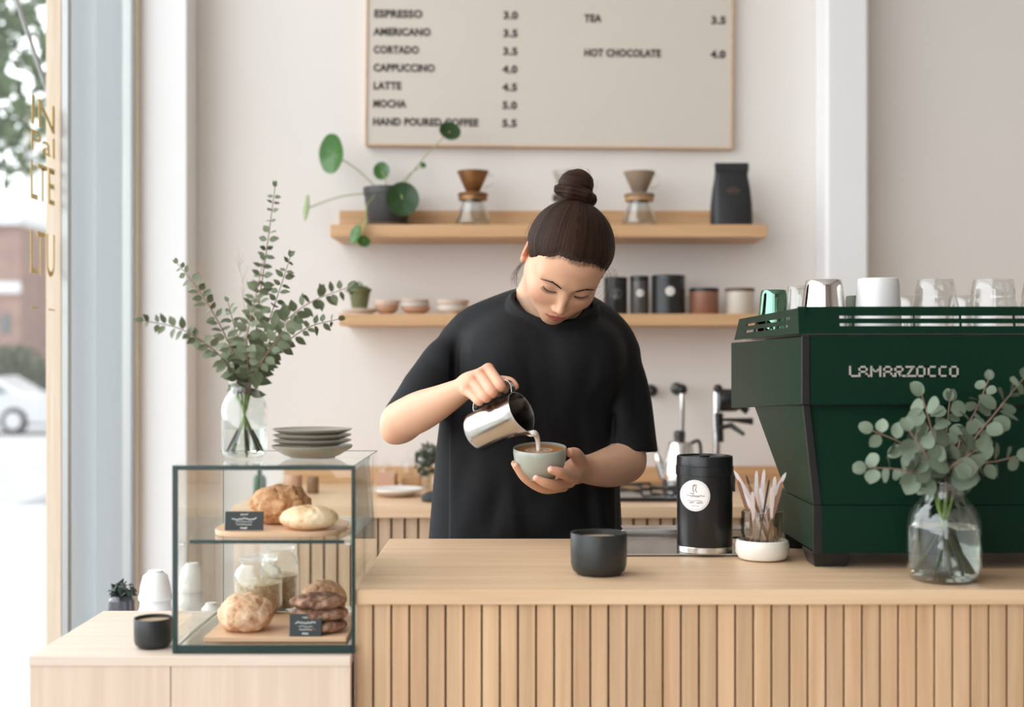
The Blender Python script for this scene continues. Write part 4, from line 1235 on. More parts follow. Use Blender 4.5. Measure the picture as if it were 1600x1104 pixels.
# things on the cup tray
zcup = zt_ + 0.0063
MIR = mat('mirror_steel', (0.80, 0.78, 0.75, 1), 0.06, 1.0)
GRM = mat('green_mirror', (0.16, 0.30, 0.22, 1), 0.08, 1.0)
CLG = thin_glass('tumbler_glass', (0.96, 0.965, 0.96, 1), boost=1.8)
WCUP = mat('white_cup', lin((226, 224, 220)), 0.3, coat=.3)
def upturned(px, pyt, Y, wt, wb, m, label, ridges=0, name='upturned_cup', cat='cup', grp='cups warming on the espresso machine', th=.0018):
    """a vessel standing on its rim: wt px wide at its foot (top), wb px at its rim"""
    x = PX(px, Y); H_ = PZ(pyt, Y) - zcup; a = wt / 2 / F_PX * Y; b_ = wb / 2 / F_PX * Y
    pr = [(b_ - th, 0), (b_, 0)]
    n = 14
    for k in range(1, n):
        f = k / n; r = b_ + (a - b_) * f ** 1.3 + (ridges * .0007 * math.sin(f * 26) if ridges else 0)
        pr.append((r, H_ * f * .97))
    pr += [(a * .96, H_ * .99), (a * .9, H_), (0, H_ - .001)]
    pr += [(0, H_ - .004), (a * .9 - th, H_ - .004)] + [(q[0] - th, q[1]) for q in pr[n:1:-1]]
    o = obj(name, G().lathe(pr, (x, Y, zcup), 40), m, smooth=50)
    tag(o, label, cat, grp)
upturned(1209, 453, 2.46, 40, 52, GRM, 'green mirrored tumbler upside down at the left end of the machine')
upturned(1246, 447, 2.36, 30, 36, CLG, 'small clear glass between the green tumbler and the steel beaker')
upturned(1287, 437, 2.20, 56, 76, MIR, 'shiny steel beaker upside down on the machine')
upturned(1372, 435, 2.18, 64, 72, WCUP, 'white cup upside down on the machine, right of the steel beaker')
upturned(1462, 436, 2.16, 56, 78, CLG, 'clear ridged glass upside down, right of the white cup', ridges=1)
upturned(1552, 436, 2.16, 62, 80, CLG, 'clear ridged glass upside down, last before the picture edge', ridges=1)
upturned(1628, 440, 2.20, 56, 70, CLG, 'clear glass upside down cut by the right edge of the picture', ridges=1)
upturned(1420, 462, 2.42, 40, 56, CLG, 'clear glass in the back row between the white cup and a ridged glass')
upturned(1506, 461, 2.42, 44, 60, CLG, 'clear glass in the back row between the two ridged glasses')
upturned(1335, 462, 2.42, 26, 36, mat('olive_cup', lin((80, 84, 70)), .5), 'small olive cup in the back row between the beaker and the white cup')

# ------------------------------------------------------------------ things on the upper shelf
YU = 4.02
POT = mat('dark_pot', lin((62, 60, 58)), 0.45)
PLASTIC = mat('pot_saucer', lin((110, 98, 84)), 0.5)
SOIL = mat('potting_soil', (0.03, 0.022, 0.015, 1), 0.95)
PILEA = mat('pilea_leaf', lin((62, 106, 44)), 0.35, coat=.2)
PILEA_D = mat('pilea_leaf_dark', lin((38, 66, 28)), 0.4)
STALK = mat('leaf_stalk', lin((150, 160, 100)), 0.5)
pp = thing('potted_pilea', 'round-leaved green plant in a dark pot on the left of the upper shelf', 'potted plant', (PX(606, YU), YU, ZU))
z0 = ZU + .0003; xp = PX(606, YU)
obj('saucer', G().lathe([(0, 0), (.066, 0), (.074, .012), (.071, .012), (.064, .003), (0, .003)], (xp, YU, z0), 40), PLASTIC, pp)
obj('pot', G().lathe([(0, .0032), (.058, .0032), (.062, .008), (.074, .10), (.077, .102), (.077, .124), (.072, .124), (.068, .10), (0, .10)], (xp, YU, z0), 40), POT, pp)
obj('soil', G().lathe([(0, .1005), (.068, .1005), (.069, .108), (0, .112)], (xp, YU, z0), 24), SOIL, pp)

def disc_leaf(name, c, nrm, r, parent, m, root, ey=1.0, cup=.18, stalk=True, tilt=(1, 0, 0)):
    M = axis_frame(c, nrm, tilt); g = G(); K = 5; N_ = 24; vs = [M @ Vector((0, 0, -cup * r * .5))]
    for j in range(1, K + 1):
        for k in range(N_):
            a = 2 * math.pi * k / N_; q = r * j / K
            vs.append(M @ Vector((q * math.cos(a), q * math.sin(a) * ey, cup * r * ((j / K) ** 2 - .5) + .02 * r * math.sin(5 * a) * (j / K))))
    fs = [(0, 1 + k, 1 + (k + 1) % N_) for k in range(N_)]
    for j in range(K - 1):
        for k in range(N_):
            a = 1 + j * N_ + k; b_ = 1 + j * N_ + (k + 1) % N_; fs.append((a, a + N_, b_ + N_, b_))
    n = len(vs); z = M.to_3x3() @ Vector((0, 0, -.0008))
    g.add(vs + [v + z for v in vs], fs + [tuple(i + n for i in f[::-1]) for f in fs])
    lf = obj(name, g, m, parent, smooth=180)
    if stalk:
        c = Vector(c); root = Vector(root); mid = root.lerp(c, .5) + Vector((0, 0, .012))
        obj('stalk', G().tube(smooth_path([root, mid, c], 6), .0019, 6), STALK, lf)
root = Vector((xp, YU, z0 + .11))
disc_leaf('leaf', P(519, 240, 3.98), (-.62, -.9, -.12), .062, pp, PILEA, root + Vector((-.02, 0, 0)), .80, tilt=(.3, 0, 1))
disc_leaf('leaf', P(703, 205, 3.96), (.25, -.9, .45), .034, pp, PILEA_D, root + Vector((.03, 0, 0)))
disc_leaf('leaf', P(596, 267, 4.05), (0, -1, .2), .026, pp, PILEA, root, 1.15)
disc_leaf('leaf', P(629, 311, 3.93), (.1, -1, .1), .051, pp, PILEA_D, root + Vector((.03, -.06, .01)), 1.04)
disc_leaf('leaf', P(480, 325, 4.0), (-.95, -.3, .1), .046, pp, mat('pale_leaf', lin((150, 170, 118)), .5), root + Vector((-.04, 0, 0)), .9)
disc_leaf('leaf', P(661, 258, 4.10), (.3, -.9, .2), .010, pp, PILEA, root + Vector((.02, 0, 0)))
disc_leaf('leaf', P(556, 366, 3.88), (-.6, -.75, .2), .030, pp, PILEA, P(572, 340, 3.93), .75, tilt=(.4, 0, 1))
disc_leaf('leaf', P(568, 377, 3.88), (.5, -.8, .1), .022, pp, PILEA, P(572, 340, 3.93), .8)
obj('runner', G().tube(smooth_path([root + Vector((-.02, -.05, 0)), P(574, 320, 3.92), P(572, 345, 3.90), P(568, 368, 3.885)], 6), .0018, 6), STALK, pp)

CARG = thin_glass('carafe_glass', (0.90, 0.91, 0.90, 1), boost=1.6)
COPPER = mat('copper_dripper', lin((150, 108, 70)), 0.35, .5)
TAUPE = mat('taupe_dripper', lin((150, 132, 112)), 0.5)
CLEARD = thin_glass('clear_dripper', (0.92, 0.92, 0.90, 1), boost=1.8)
COLLAR = wood('olive_wood_collar', lin((190, 150, 104)), lin((160, 116, 76)), 'x', .5)
LEATH = mat('dark_collar', lin((58, 46, 38)), .6)
def pour_over(px, dm, collar, where, handle=True, Y=4.0):
    x = PX(px, Y); z0 = ZU + .0003; k = Y / F_PX
    H_ = 46 * k; r = 28 * k
    t = thing('coffee_carafe', 'clear glass coffee carafe %s' % where, 'carafe', (x, Y, z0), 'glass carafes on the upper shelf')
    pr = [(0, .002), (r * .9, 0), (r, .006), (r * .98, H_ * .25), (r * .62, H_ * .82), (r * .60, H_ * .9), (r * .72, H_)]
    obj('glass_body', G().lathe(pr + [(q[0] - .002, q[1]) for q in pr[::-1] if q[0] > 0], (x, Y, z0), 36), CARG, t, smooth=60)
    obj('base_shade', G().lathe([(0, .0028), (r * .86, .0028), (r * .86, .006), (0, .006)], (x, Y, z0), 24), LEATH, t)  # dark disc drawn as the shadow at the carafe foot
    obj('neck_collar', G().lathe([(r * .60, H_ * .93), (r * .80, H_ * .90), (r * .82, H_ * 1.04), (r * .62, H_ * 1.06)], (x, Y, z0), 32), collar, t)
    zd = z0 + H_ * 1.062
    d = thing('coffee_dripper', 'cone coffee dripper %s' % where.replace('standing', 'sitting on a carafe'), 'coffee dripper', (x, Y, zd), 'drippers on the upper shelf')
    Hd = 38 * k; rt_ = 25 * k
    obj('base_plate', G().lathe([(0, 0), (rt_ * .92, 0), (rt_ * .98, .004), (rt_ * .9, .008), (.012, .010), (0, .010)], (x, Y, zd), 36), dm, d)
    pr = [(.012, .0102), (rt_ * .42, .012), (rt_, Hd), (rt_ * .95, Hd), (rt_ * .38, .017), (.010, .015)]
    obj('cone', G().lathe(pr, (x, Y, zd), 44, wob=lambda a, z: 1 + .015 * math.cos(20 * a)), dm, d, smooth=60)
    if handle:
        obj('handle', G().tube(smooth_path([(x + rt_ * .9, Y, zd + Hd * .86), (x + rt_ * 1.3, Y, zd + Hd * .80), (x + rt_ * 1.3, Y, zd + Hd * .5), (x + rt_ * .66, Y, zd + Hd * .3)], 6), .003, 8), CLEARD if dm is not CLEARD else dm, d)
pour_over(739, COPPER, COPPER, 'standing beside the round-leaved plant')
pour_over(886, CLEARD, LEATH, 'standing half hidden behind the hair bun')
pour_over(999, TAUPE, COLLAR, 'standing between the hair bun and the black bag', Y=4.02)

# black coffee bag with folded top
BAG = mat('black_foil_bag', (0.02, 0.02, 0.021, 1), 0.45, bump=.25, bscale=18)
Yq = 4.02; k = Yq / F_PX; xb = PX(1142.5, Yq); zb_ = ZU + .0003; Hb = 100 * k
cb_ = thing('coffee_bag', 'tall black coffee bag with a folded top at the right of the upper shelf', 'coffee bag', (xb, Yq, zb_))
rows = [(0, 31, 20), (6, 32, 20), (35, 31.5, 19), (60, 29, 15), (78, 26, 9), (88, 25.5, 5), (100, 26, 4)]
vs = []; fs = []; n = 20
for (zz, a, b_) in rows:
    for q in range(n):
        th = 2 * math.pi * q / n; c_, s_ = math.cos(th), math.sin(th)
        sx = math.copysign(abs(c_) ** .35, c_) * a * k; sy = math.copysign(abs(s_) ** .55, s_) * b_ * k
        if zz < 80 and abs(s_) < .3: sx *= .94
        vs.append((xb + sx, Yq + sy, zb_ + zz * k))
for i in range(len(rows) - 1):
    for q in range(n):
        a = i * n + q; b_ = i * n + (q + 1) % n; fs.append((a, b_, b_ + n, a + n))
fs += [tuple(range(n))[::-1], tuple(range((len(rows) - 1) * n, len(rows) * n))]
obj('pouch', (vs, fs), BAG, cb_, smooth=50)
obj('top_fold', G().box(xb - 26.5 * k, xb + 26.5 * k, Yq - 6.5 * k, Yq - 4.4 * k, zb_ + 87 * k, zb_ + 100.5 * k), BAG, cb_, bevel=.002)
g = G()
rnd = random.Random(8)
for (dx0, dx1, dz) in ((-9, 11, 56.5), (-4, 6, 61), (-7, 9, 52), (-6, 7, 27)):
    g.tube([(xb + (dx0 + (dx1 - dx0) * q / 10) * k, Yq - 17.5 * k - .0012 + (max(0, dz - 35) * .12 * k), zb_ + (dz + rnd.uniform(-.8, .8)) * k) for q in range(11)], .0011 if dz == 56.5 else .0006, 5)
obj('bag_print', g, mat('copper_print', lin((150, 108, 80)), .5), cb_)

# ------------------------------------------------------------------ things on the lower shelf
zs_ = ZLS + .0003
WDISH = mat('white_glaze', lin((226, 222, 216)), .35)
PINK = mat('blush_glaze', lin((222, 200, 184)), .4)
TERRA = mat('terracotta_glaze', lin((196, 156, 130)), .5)
def bowl(px, py, w, h_, m, label, name='ceramic_bowl', cat='bowl', Y=4.0, grp='ceramic bowls on the lower shelf', base=None, foot=.5):
    x = PX(px, Y); k = Y / F_PX; r = w / 2 * k; H_ = h_ * k; z = base if base is not None else zs_
    pr = [(0, .001), (r * foot, 0), (r * foot, .003), (r * .80, H_ * .35), (r * .95, H_ * .7), (r, H_), (r * .95, H_), (r * .88, H_ * .68), (r * .7, H_ * .38), (r * foot * .8, .007), (0, .007)]
    tag(obj(name, G().lathe(pr, (x, Y, z), 36), m, smooth=50), label, cat, grp)
    return z + H_
bowl(560, 0, 62, 9, WDISH, 'shallow white dish under the small plant pot on the lower shelf', 'white_dish', 'dish', grp=None, foot=.7)
sp = thing('small_potted_plant', 'small leafy plant in an olive pot at the left end of the lower shelf', 'potted plant', (PX(562, 4.0), 4.0, zs_ + .0075))
xq = PX(562, 4.0)
obj('pot', G().lathe([(0, 0), (.022, 0), (.033, .062), (.036, .064), (.036, .074), (.031, .074), (.029, .06), (0, .06)], (xq, 4.0, zs_ + .0075), 28), mat('olive_pot', lin((104, 104, 66)), .6), sp)
obj('foliage', leaf_cloud((xq - .006, 3.995, zs_ + .078), (.034, .03, .022), 90, .011, 77), PILEA, sp, smooth=0)
t1 = bowl(604, 0, 38, 14, TERRA, 'terracotta bowl beside the white dish on the lower shelf')
t1 = bowl(604, 0, 42, 14, PINK, 'blush bowl stacked on the terracotta bowl', base=t1 - .012)
t1 = bowl(650, 0, 46, 12, TERRA, 'terracotta bowl at the bottom of the middle stack')
t1 = bowl(648, 0, 48, 11, WDISH, 'white bowl in the middle of the middle stack', base=t1 - .010)
t1 = bowl(648, 0, 46, 10, PINK, 'blush bowl on top of the middle stack', base=t1 - .009)
t1 = bowl(706, 0, 52, 14, WDISH, 'white bowl at the bottom of the stack beside the shoulder')
t1 = bowl(706, 0, 54, 14, PINK, 'blush bowl on top of the stack beside the shoulder', base=t1 - .011)

TINB = mat('black_tin', (0.02, 0.02, 0.02, 1), .3)
LBL2 = mat('tin_label', lin((214, 208, 200)), .6)
GRYL = mat('grey_tin', lin((92, 90, 86)), .35, .4)
def tin(px, w, h_, m, label, lid=None, lab=None, Y=4.0, grp='coffee tins and jars on the lower shelf', lpos=.55, lr=8.5, name='coffee_tin', cat='tin'):
    x = PX(px, Y); k = Y / F_PX; r = w / 2 * k; H_ = h_ * k
    t = thing(name, label, cat, (x, Y, zs_), grp)
    obj('body', G().lathe([(0, 0), (r * .97, 0), (r, .002), (r, H_ * .86), (r * .98, H_ * .865), (0, H_ * .865)], (x, Y, zs_), 36), m, t)
    obj('lid', G().lathe([(0, H_ * .866), (r * 1.01, H_ * .866), (r * 1.015, H_ * .99), (r, H_), (0, H_ * .995)], (x, Y, zs_), 36), lid or m, t)
    if lab:
        R_ = r + .0005; g = G(); vs = []; N_ = 20
        vs.append((x, Y - R_, zs_ + H_ * lpos))
        for q in range(N_):
            a = 2 * math.pi * q / N_; X = lr * k * math.cos(a)
            vs.append((x + X, Y - math.sqrt(max(1e-9, R_ * R_ - X * X)), zs_ + H_ * lpos + lr * k * math.sin(a)))
        g.add(vs, [(0, 1 + q, 1 + (q + 1) % N_) for q in range(N_)])
        obj('label', g, lab, t, smooth=0)
tin(962, 36, 58, TINB, 'black coffee tin with a grey label right beside the face', lab=GRYL)
tin(999, 29, 60, GRYL, 'slim grey coffee tin with a round label, second right of the face', lab=LBL2, lid=TINB, lr=6)
tin(1044, 52, 61, TINB, 'widest black coffee tin with a small round white label', lab=LBL2, lr=7.5, lpos=.58)
tin(1100, 45, 41, mat('brown_jar', lin((142, 98, 76)), .4), 'short brown jar with a dark lid on the lower shelf', lid=TINB, name='short_jar', cat='jar')
tin(1156, 45, 41, mat('cream_jar', lin((205, 196, 182)), .4), 'short cream jar with a brown lid at the right of the lower shelf', lid=mat('brown_lid', lin((110, 84, 66)), .5), name='short_jar', cat='jar')

# ------------------------------------------------------------------ things on the back worktop
zk = ZK + .0004
def on_top(px, pyt, Y, w, prof, m, name, label, cat, grp=None, wob=None):
    """prof: [(fraction of radius, fraction of height)]"""
    x = PX(px, Y); r = w / 2 / F_PX * Y; H_ = PZ(pyt, Y) - zk
    return tag(obj(name, G().lathe([(a * r, b_ * H_) for a, b_ in prof], (x, Y, zk), 32, wob=wob), m, smooth=50), label, cat, grp)
CYL = [(0, 0), (.95, 0), (1, .03), (1, .97), (.96, 1), (0, 1)]
BOT = [(0, 0), (.95, 0), (1, .03), (1, .6), (.8, .72), (.36, .8), (.34, .97), (.4, 1), (0, 1)]
on_top(406, 732, 3.75, 20, BOT, mat('green_bottle', lin((60, 84, 62)), .2), 'green_bottle', 'dark green bottle on the back worktop seen through the case', 'bottle')
for i, (px, pt_, w, m, lab) in enumerate(((458, 741, 28, TERRA, 'terracotta pot seen through the top right of the pastry case'), (489, 744, 18, mat('brown_pot', lin((130, 100, 76)), .5), 'brown pot right of the terracotta one, seen through the case'))):
    on_top(px, pt_, 3.80, w, CYL, m, 'ceramic_pot', lab, 'pot')
pl = on_top(620, 762, 3.72, 84, [(0, 0), (.5, 0), (1, .8), (1, 1), (.9, 1), (.5, .3), (0, .3)], WDISH, 'serving_plate', 'wide white plate on the back worktop beside the black shirt', 'plate')
def blk(px0, px1, pyt, Y, dy, m, name, label, cat, z=None):
    return tag(obj(name, G().box(PX(px0, Y), PX(px1, Y), Y, Y + dy, z or zk, PZ(pyt, Y)), m, bevel=.003), label, cat)
blk(586, 617, 741, 3.88, .10, TERRA, 'wooden_box', 'peach wooden box behind the white plate on the back worktop', 'box')
blk(628, 656, 745, 3.92, .08, COLLAR, 'wooden_box', 'small brown wooden box left of the dark plant', 'box')
on_top(604, 715, 4.0, 26, BOT, JARG, 'glass_bottle', 'clear glass bottle behind the peach box', 'bottle', 'clear bottles on the back worktop')
on_top(640, 705, 4.02, 26, BOT, JARG, 'glass_bottle', 'clear glass bottle between the peach box and the dark plant', 'bottle', 'clear bottles on the back worktop')
dp = thing('small_dark_plant', 'small dark leafy plant in a glass behind the black shirt', 'potted plant', (PX(672, 3.85), 3.85, zk))
obj('glass_pot', G().lathe([(0, 0), (.028, 0), (.032, .05), (.03, .05), (.026, .004), (0, .004)], (PX(672, 3.85), 3.85, zk), 24), JARG, dp)
obj('foliage', leaf_cloud(P(668, 718, 3.85), (.042, .035, .052), 120, .014, 12), mat('dark_leaf', lin((84, 94, 80)), .6), dp, smooth=0)
obj('stem', G().tube([(PX(672, 3.85), 3.85, zk + .005), tuple(P(668, 715, 3.85))], .002, 5), STALK, dp)
f = Field((PX(650, 3.6), 3.52, zk - .01), (PX(705, 3.6), 3.64, zk + .05), .003)
f.ell((PX(676, 3.58), 3.58, zk + .008), (.032, .04, .020)); f.v = np.maximum(f.v, (zk - (f.lo[2] + np.arange(f.n[2]) * f.h))[None, None, :]).astype(np.float32)
tag(obj('cleaning_cloth', f.mesh(), mat('charcoal_cloth', lin((56, 58, 58)), .9)), 'crumpled charcoal cloth on the back worktop beside the shirt', 'cloth')

# hob, kettle and taps on the right
hb = thing('hob', 'black glass hob set on the back worktop right of the barista', 'hob', (PX(1030, 3.8), 3.75, zk))
obj('glass_top', G().box(PX(955, 3.6), PX(1105, 3.75), 3.56, 4.02, zk, zk + .012), mat('black_glass', (0.015, 0.015, 0.017, 1), .12, noise=.4, nscale=9), hb, bevel=.003)
for (a, b_) in ((985, 3.85), (1035, 3.72), (1075, 3.9)):
    g = G()
    for q in range(4):
        th = q * math.pi / 2 + .4; c_ = Vector((PX(a, b_), b_, zk + .022))
        g.tube([c_ + Vector((.07 * math.cos(th), .07 * math.sin(th), -.0095)), c_ + Vector((.065 * math.cos(th), .065 * math.sin(th), 0)), c_], .004, 6)
    obj('pan_support', g, MBLK, hb)
zh = zk + .0125
kt = thing('steel_kettle', 'tall polished steel kettle behind the black canister', 'kettle', (PX(1062, 3.82), 3.82, zh))
k = 3.82 / F_PX; xk = PX(1062, 3.82)
obj('body', G().lathe([(0, 0), (27 * k, 0), (28 * k, .004), (27 * k, .05), (20 * k, .13), (18 * k, .137), (8 * k, .145), (0, .146)], (xk, 3.82, zh), 36), MIR, kt)
obj('lid', G().lathe([(8 * k, .1455), (9 * k, .150), (9 * k, .168), (6 * k, .172), (0, .172)], (xk, 3.82, zh), 24), DKST, kt)
obj('handle', G().tube(smooth_path([(xk + 18 * k, 3.82, zh + .135), (xk + 30 * k, 3.82, zh + .14), (xk + 33 * k, 3.82, zh + .10), (xk + 29 * k, 3.82, zh + .03)], 5), .0055, 8), DKST, kt)
obj('spout', G().tube(smooth_path([(xk - 24 * k, 3.82, zh + .03), (xk - 34 * k, 3.82, zh + .09), (xk - 38 * k, 3.82, zh + .125)], 5), [.012] * 6 + [.008] * 5, 8), MIR, kt)
Yt = 4.04
def tap(px, pyt, label, ball=False):
    x = PX(px, Yt); zt_p = PZ(pyt, Yt)
    t = thing('wall_tap', label, 'tap', (x, YB, zt_p), 'taps over the back worktop')
    obj('flange', G().lathe([(0, 0), (.020, 0), (.020, .006), (.013, .010), (0, .010)], (x, YB - .002, zt_p), 20, Matrix.Rotation(math.pi / 2, 3, 'X')), DKST, t)
    obj('pipe', G().tube(smooth_path([(x, YB - .011, zt_p), (x, Yt, zt_p + .004), (x, Yt - .03, zt_p - .02), (x, Yt - .03, PZ(680, Yt))] if not ball else [(x, YB - .011, zt_p), (x, YB - .05, zt_p)], 5), .0075, 10), DKST if ball else CHR, t)
    obj('knob', G().ball((x, (Yt - .025) if not ball else YB - .06, zt_p), .017), MBLK, t)
tap(1064, 608, 'tall chrome swan-neck tap above the steel kettle')
tap(1022, 611, 'small black wall knob left of the chrome tap', ball=True)
tw = thing('tap_tower', 'chrome tap tower with black round head and levers beside the green machine', 'tap tower', (PX(1120, 3.85), 3.85, zk))
k = 3.85 / F_PX; xt_ = PX(1120, 3.85)
obj('column', G().lathe([(0, 0), (.026, 0), (.026, .006), (.013, .010), (.013, PZ(612, 3.85) - zk), (0, PZ(610, 3.85) - zk)], (xt_, 3.85, zk), 24), CHR, tw)
obj('head', G().lathe([(0, -.03), (.03, -.03), (.034, -.02), (.034, .02), (.03, .03), (0, .03)], tuple(P(1138, 625, 3.82)), 24, Matrix.Rotation(math.pi / 2, 3, 'Y')), MBLK, tw)
obj('top_knob', G().ball(tuple(P(1122, 607, 3.84)), .014), MBLK, tw)
obj('bracket', G().tube([P(1122, 645, 3.85), P(1123, 690, 3.85)], .016, 10), MBLK, tw)
obj('lever', G().tube([P(1124, 668, 3.84), P(1142, 664, 3.80), P(1162, 678, 3.76)], [.006, .009, .006], 8), MBLK, tw)
obj('lever', G().tube([P(1124, 655, 3.84), P(1150, 656, 3.84), P(1176, 658, 3.84)], [.004, .006, .011], 8), MBLK, tw)
obj('arm', G().tube([P(1124, 632, 3.84), P(1150, 630, 3.84), P(1168, 642, 3.84)], [.008, .008, .012], 8), MBLK, tw)

# ------------------------------------------------------------------ window bench behind the low counter
wb = thing('window_bench', 'low white bench by the shop window behind the low side counter', 'bench', (-.77, 2.8, 0))
obj('seat', G().box(-.93, -.60, 2.58, 3.02, .69, .72), WHITE, wb, bevel=.003)
for (x_, y_) in ((-.92, 2.59), (-.645, 2.59), (-.92, 2.975), (-.645, 2.975)):
    obj('leg', G().box(x_, x_ + .035, y_, y_ + .035, 0, .6897), WHITE, wb)
zw = .7203
kx = PX(190, 2.85)
dk = thing('dark_flower_pot', 'dark grey vase with a small dark plant by the window', 'potted plant', (kx, 2.85, zw))
k = 2.85 / F_PX
obj('pot', G().lathe([(0, 0), (18 * k, 0), (22 * k, .02), (20 * k, .07), (14 * k, PZ(930, 2.85) - zw), (12 * k, PZ(930, 2.85) - zw), (12 * k, .03), (0, .03)], (kx, 2.85, zw), 28), mat('slate_pot', lin((66, 66, 72)), .25, coat=.5), dk)
obj('foliage', leaf_cloud(P(190, 923, 2.85), (.027, .03, .018), 60, .012, 31), mat('black_green_leaf', lin((52, 62, 54)), .6), dk, smooth=0)
WW = mat('bright_white_cup', lin((236, 236, 234)), .35)
for i, (px, w, n_, Y) in enumerate(((243, 52, 4, 2.75), (300, 44, 4, 2.85), (330, 40, 2, 2.7))):
    x = PX(px, Y); r = w / 2 / F_PX * Y; zc = zw
    for j in range(n_):
        H_ = .062
        tag(obj('white_bowl', G().lathe([(r, 0), (r, H_ * .14), (r * .94, H_ * .18), (r * .90, H_ * .45), (r * .72, H_ * .82), (r * .45, H_ * .95), (r * .45, H_), (0, H_), (0, H_ - .004), (r * .4, H_ - .006), (r * .68, H_ * .78), (r * .86, H_ * .45), (r * .90, H_ * .16), (r * .96, H_ * .1), (r * .96, 0)], (x, Y, zc), 36), WW, smooth=50),
            '%s upside-down white bowl of the stack %s' % (('lowest', 'second', 'third', 'topmost')[j] if n_ == 4 else ('lower', 'upper')[j], ('left of the pastry case', 'seen through the left side of the case', 'seen low through the middle of the case')[i]), 'bowl', 'white bowls on the window bench')
        zc += .030 if j < n_ - 1 else 0

# ------------------------------------------------------------------ the barista
HO = P(886, 402, 2.46)                     # middle of the head
def head_axes(pitch, yaw, roll):
    B = np.diag([-1, -1, 1.]); ca, sa = math.cos(pitch), math.sin(pitch)
    Pm = np.array([[1, 0, 0], [0, ca, -sa], [0, sa, ca]])
    Y = np.array([[math.cos(yaw), -math.sin(yaw), 0], [math.sin(yaw), math.cos(yaw), 0], [0, 0, 1]])
    R_ = np.array([[math.cos(roll), 0, math.sin(roll)], [0, 1, 0], [-math.sin(roll), 0, math.cos(roll)]])
    return R_ @ Pm @ Y @ B
HR = head_axes(math.radians(52), math.radians(18), math.radians(25.5))   # columns: her right, forward, up
HOn = np.array(HO)
def hl(x, y, z):
    """head-local point (her right, forward, up) in the room"""
    return HOn + HR @ np.array([x, y, z], float)
def loc(V):
    return (V - HOn) @ HR
RT = HR.T
def rot_local(ax, deg):
    a = math.radians(deg); c, s = math.cos(a), math.sin(a)
    return {'x': np.array([[1, 0, 0], [0, c, -s], [0, s, c]]), 'y': np.array([[c, 0, s], [0, 1, 0], [-s, 0, c]]), 'z': np.array([[c, -s, 0], [s, c, 0], [0, 0, 1]])}[ax]

def A(px, py, Y): return np.array(P(px, py, Y))

# milk jug frame
JM = A(815, 641, 2.30)
JD = np.array([.772, -.50, .393]); JD /= np.linalg.norm(JD)
JH = np.array([0, 0, 1.]) - JD * JD[2]; JH /= np.linalg.norm(JH)
JC = np.cross(JD, JH)
if JC[1] > 0: JC = -JC
def jug(s, h, c=0.0): return JM - JD * s + JH * h + JC * c

def add_head(f):
    E = lambda c, r, k=0.0, mode='u', R=None: f.ell(hl(*c), r, (R.T @ RT) if R is not None else RT, k, mode)
    C = lambda a, b, ra, rb, k=0.0, mode='u': f.cone(hl(*a), hl(*b), ra, rb, k, mode)
    E((0, -.004, .022), (.0735, .086, .078))
    E((0, .028, -.006), (.0625, .060, .082), .02)
    E((0, .040, .045), (.050, .040, .040), .03)
    E((0, .036, -.040), (.0590, .050, .050), .03)                      # full cheeks
    E((0, .040, -.070), (.0430, .043, .036), .03)                      # jaw
    E((0, .0740, -.096), (.0190, .0150, .0150), .022)                  # chin
    for s in (1, -1):
        E((s * .046, .008, -.040), (.024, .030, .036), .025)           # jaw angle
        E((s * .036, .062, -.034), (.022, .018, .020), .022)           # cheeks
        C((s * .012, .0785, .018), (s * .044, .064, .018), .0095, .009, .018)   # brow
    for s in (1, -1):
        E((s * .030, .0935, -.001), (.0175, .0105, .0115), .014, 's')  # sockets
    f.limb([hl(0, .078, .014), hl(0, .088, -.006), hl(0, .098, -.026), hl(0, .1035, -.0360)], [.0068, .0062, .0066, .0080], .010, 4)
    for s in (1, -1):
        E((s * .0088, .0965, -.0415), (.0056, .0078, .0054), .005)
        E((s * .0305, .0705, -.004), (.0150, .0128, .0120), .005)      # lidded eyes
    E((0, .0745, -.065), (.026, .020, .020), .018)                     # muzzle
    # lips
    C((.009, .0930, -.0632), (.0012, .0950, -.0620), .0038, .0042, .004)
    C((-.009, .0930, -.0632), (-.0012, .0950, -.0620), .0038, .0042, .004)
    C((.0195, .0850, -.0668), (.009, .0930, -.0638), .0014, .0036, .004)
    C((-.0195, .0850, -.0668), (-.009, .0930, -.0638), .0014, .0036, .004)
    C((.0105, .0905, -.0722), (-.0105, .0905, -.0722), .0046, .0046, .004)
    E((0, .0925, -.0728), (.010, .0060, .0050), .003)
    C((.015, .0930, -.0675), (-.015, .0930, -.0675), .0010, .0010, .002, 's')
    C((0, .0995, -.0675), (0.008, .0970, -.0675), .0013, .0009, .002, 's')
    C((0, .0995, -.0675), (-0.008, .0970, -.0675), .0013, .0009, .002, 's')
    for s in (1, -1):                                                  # nostrils
        C((s * .0048, .1030, -.0470), (s * .0056, .0975, -.0450), .0017, .0019, .0015, 's')
    # ears
    for s in (1, -1):
        Rr = rot_local('z', -s * 24) @ rot_local('x', -8)
        E((s * .0775, -.012, -.010), (.0060, .0155, .0305), .005, 'u', Rr)
        E((s * .0835, -.008, -.005), (.0045, .0090, .0195), .003, 's', Rr)
        E((s * .0780, -.003, -.032), (.0052, .0085, .0095), .004, 'u', Rr)
    # neck
    f.limb([hl(0, -.030, -.030), A(862, 452, 2.545), A(860, 500, 2.60)], [.050, .0520, .060], .03)
    f.limb([A(846, 440, 2.55), A(834, 458, 2.57), A(792, 500, 2.60)], [.034, .032, .020], .03)
    f.limb([A(884, 480, 2.59), A(925, 510, 2.60)], [.034, .020], .03)
    f.limb([A(860, 488, 2.58), A(856, 545, 2.575)], [.052, .070], .03)

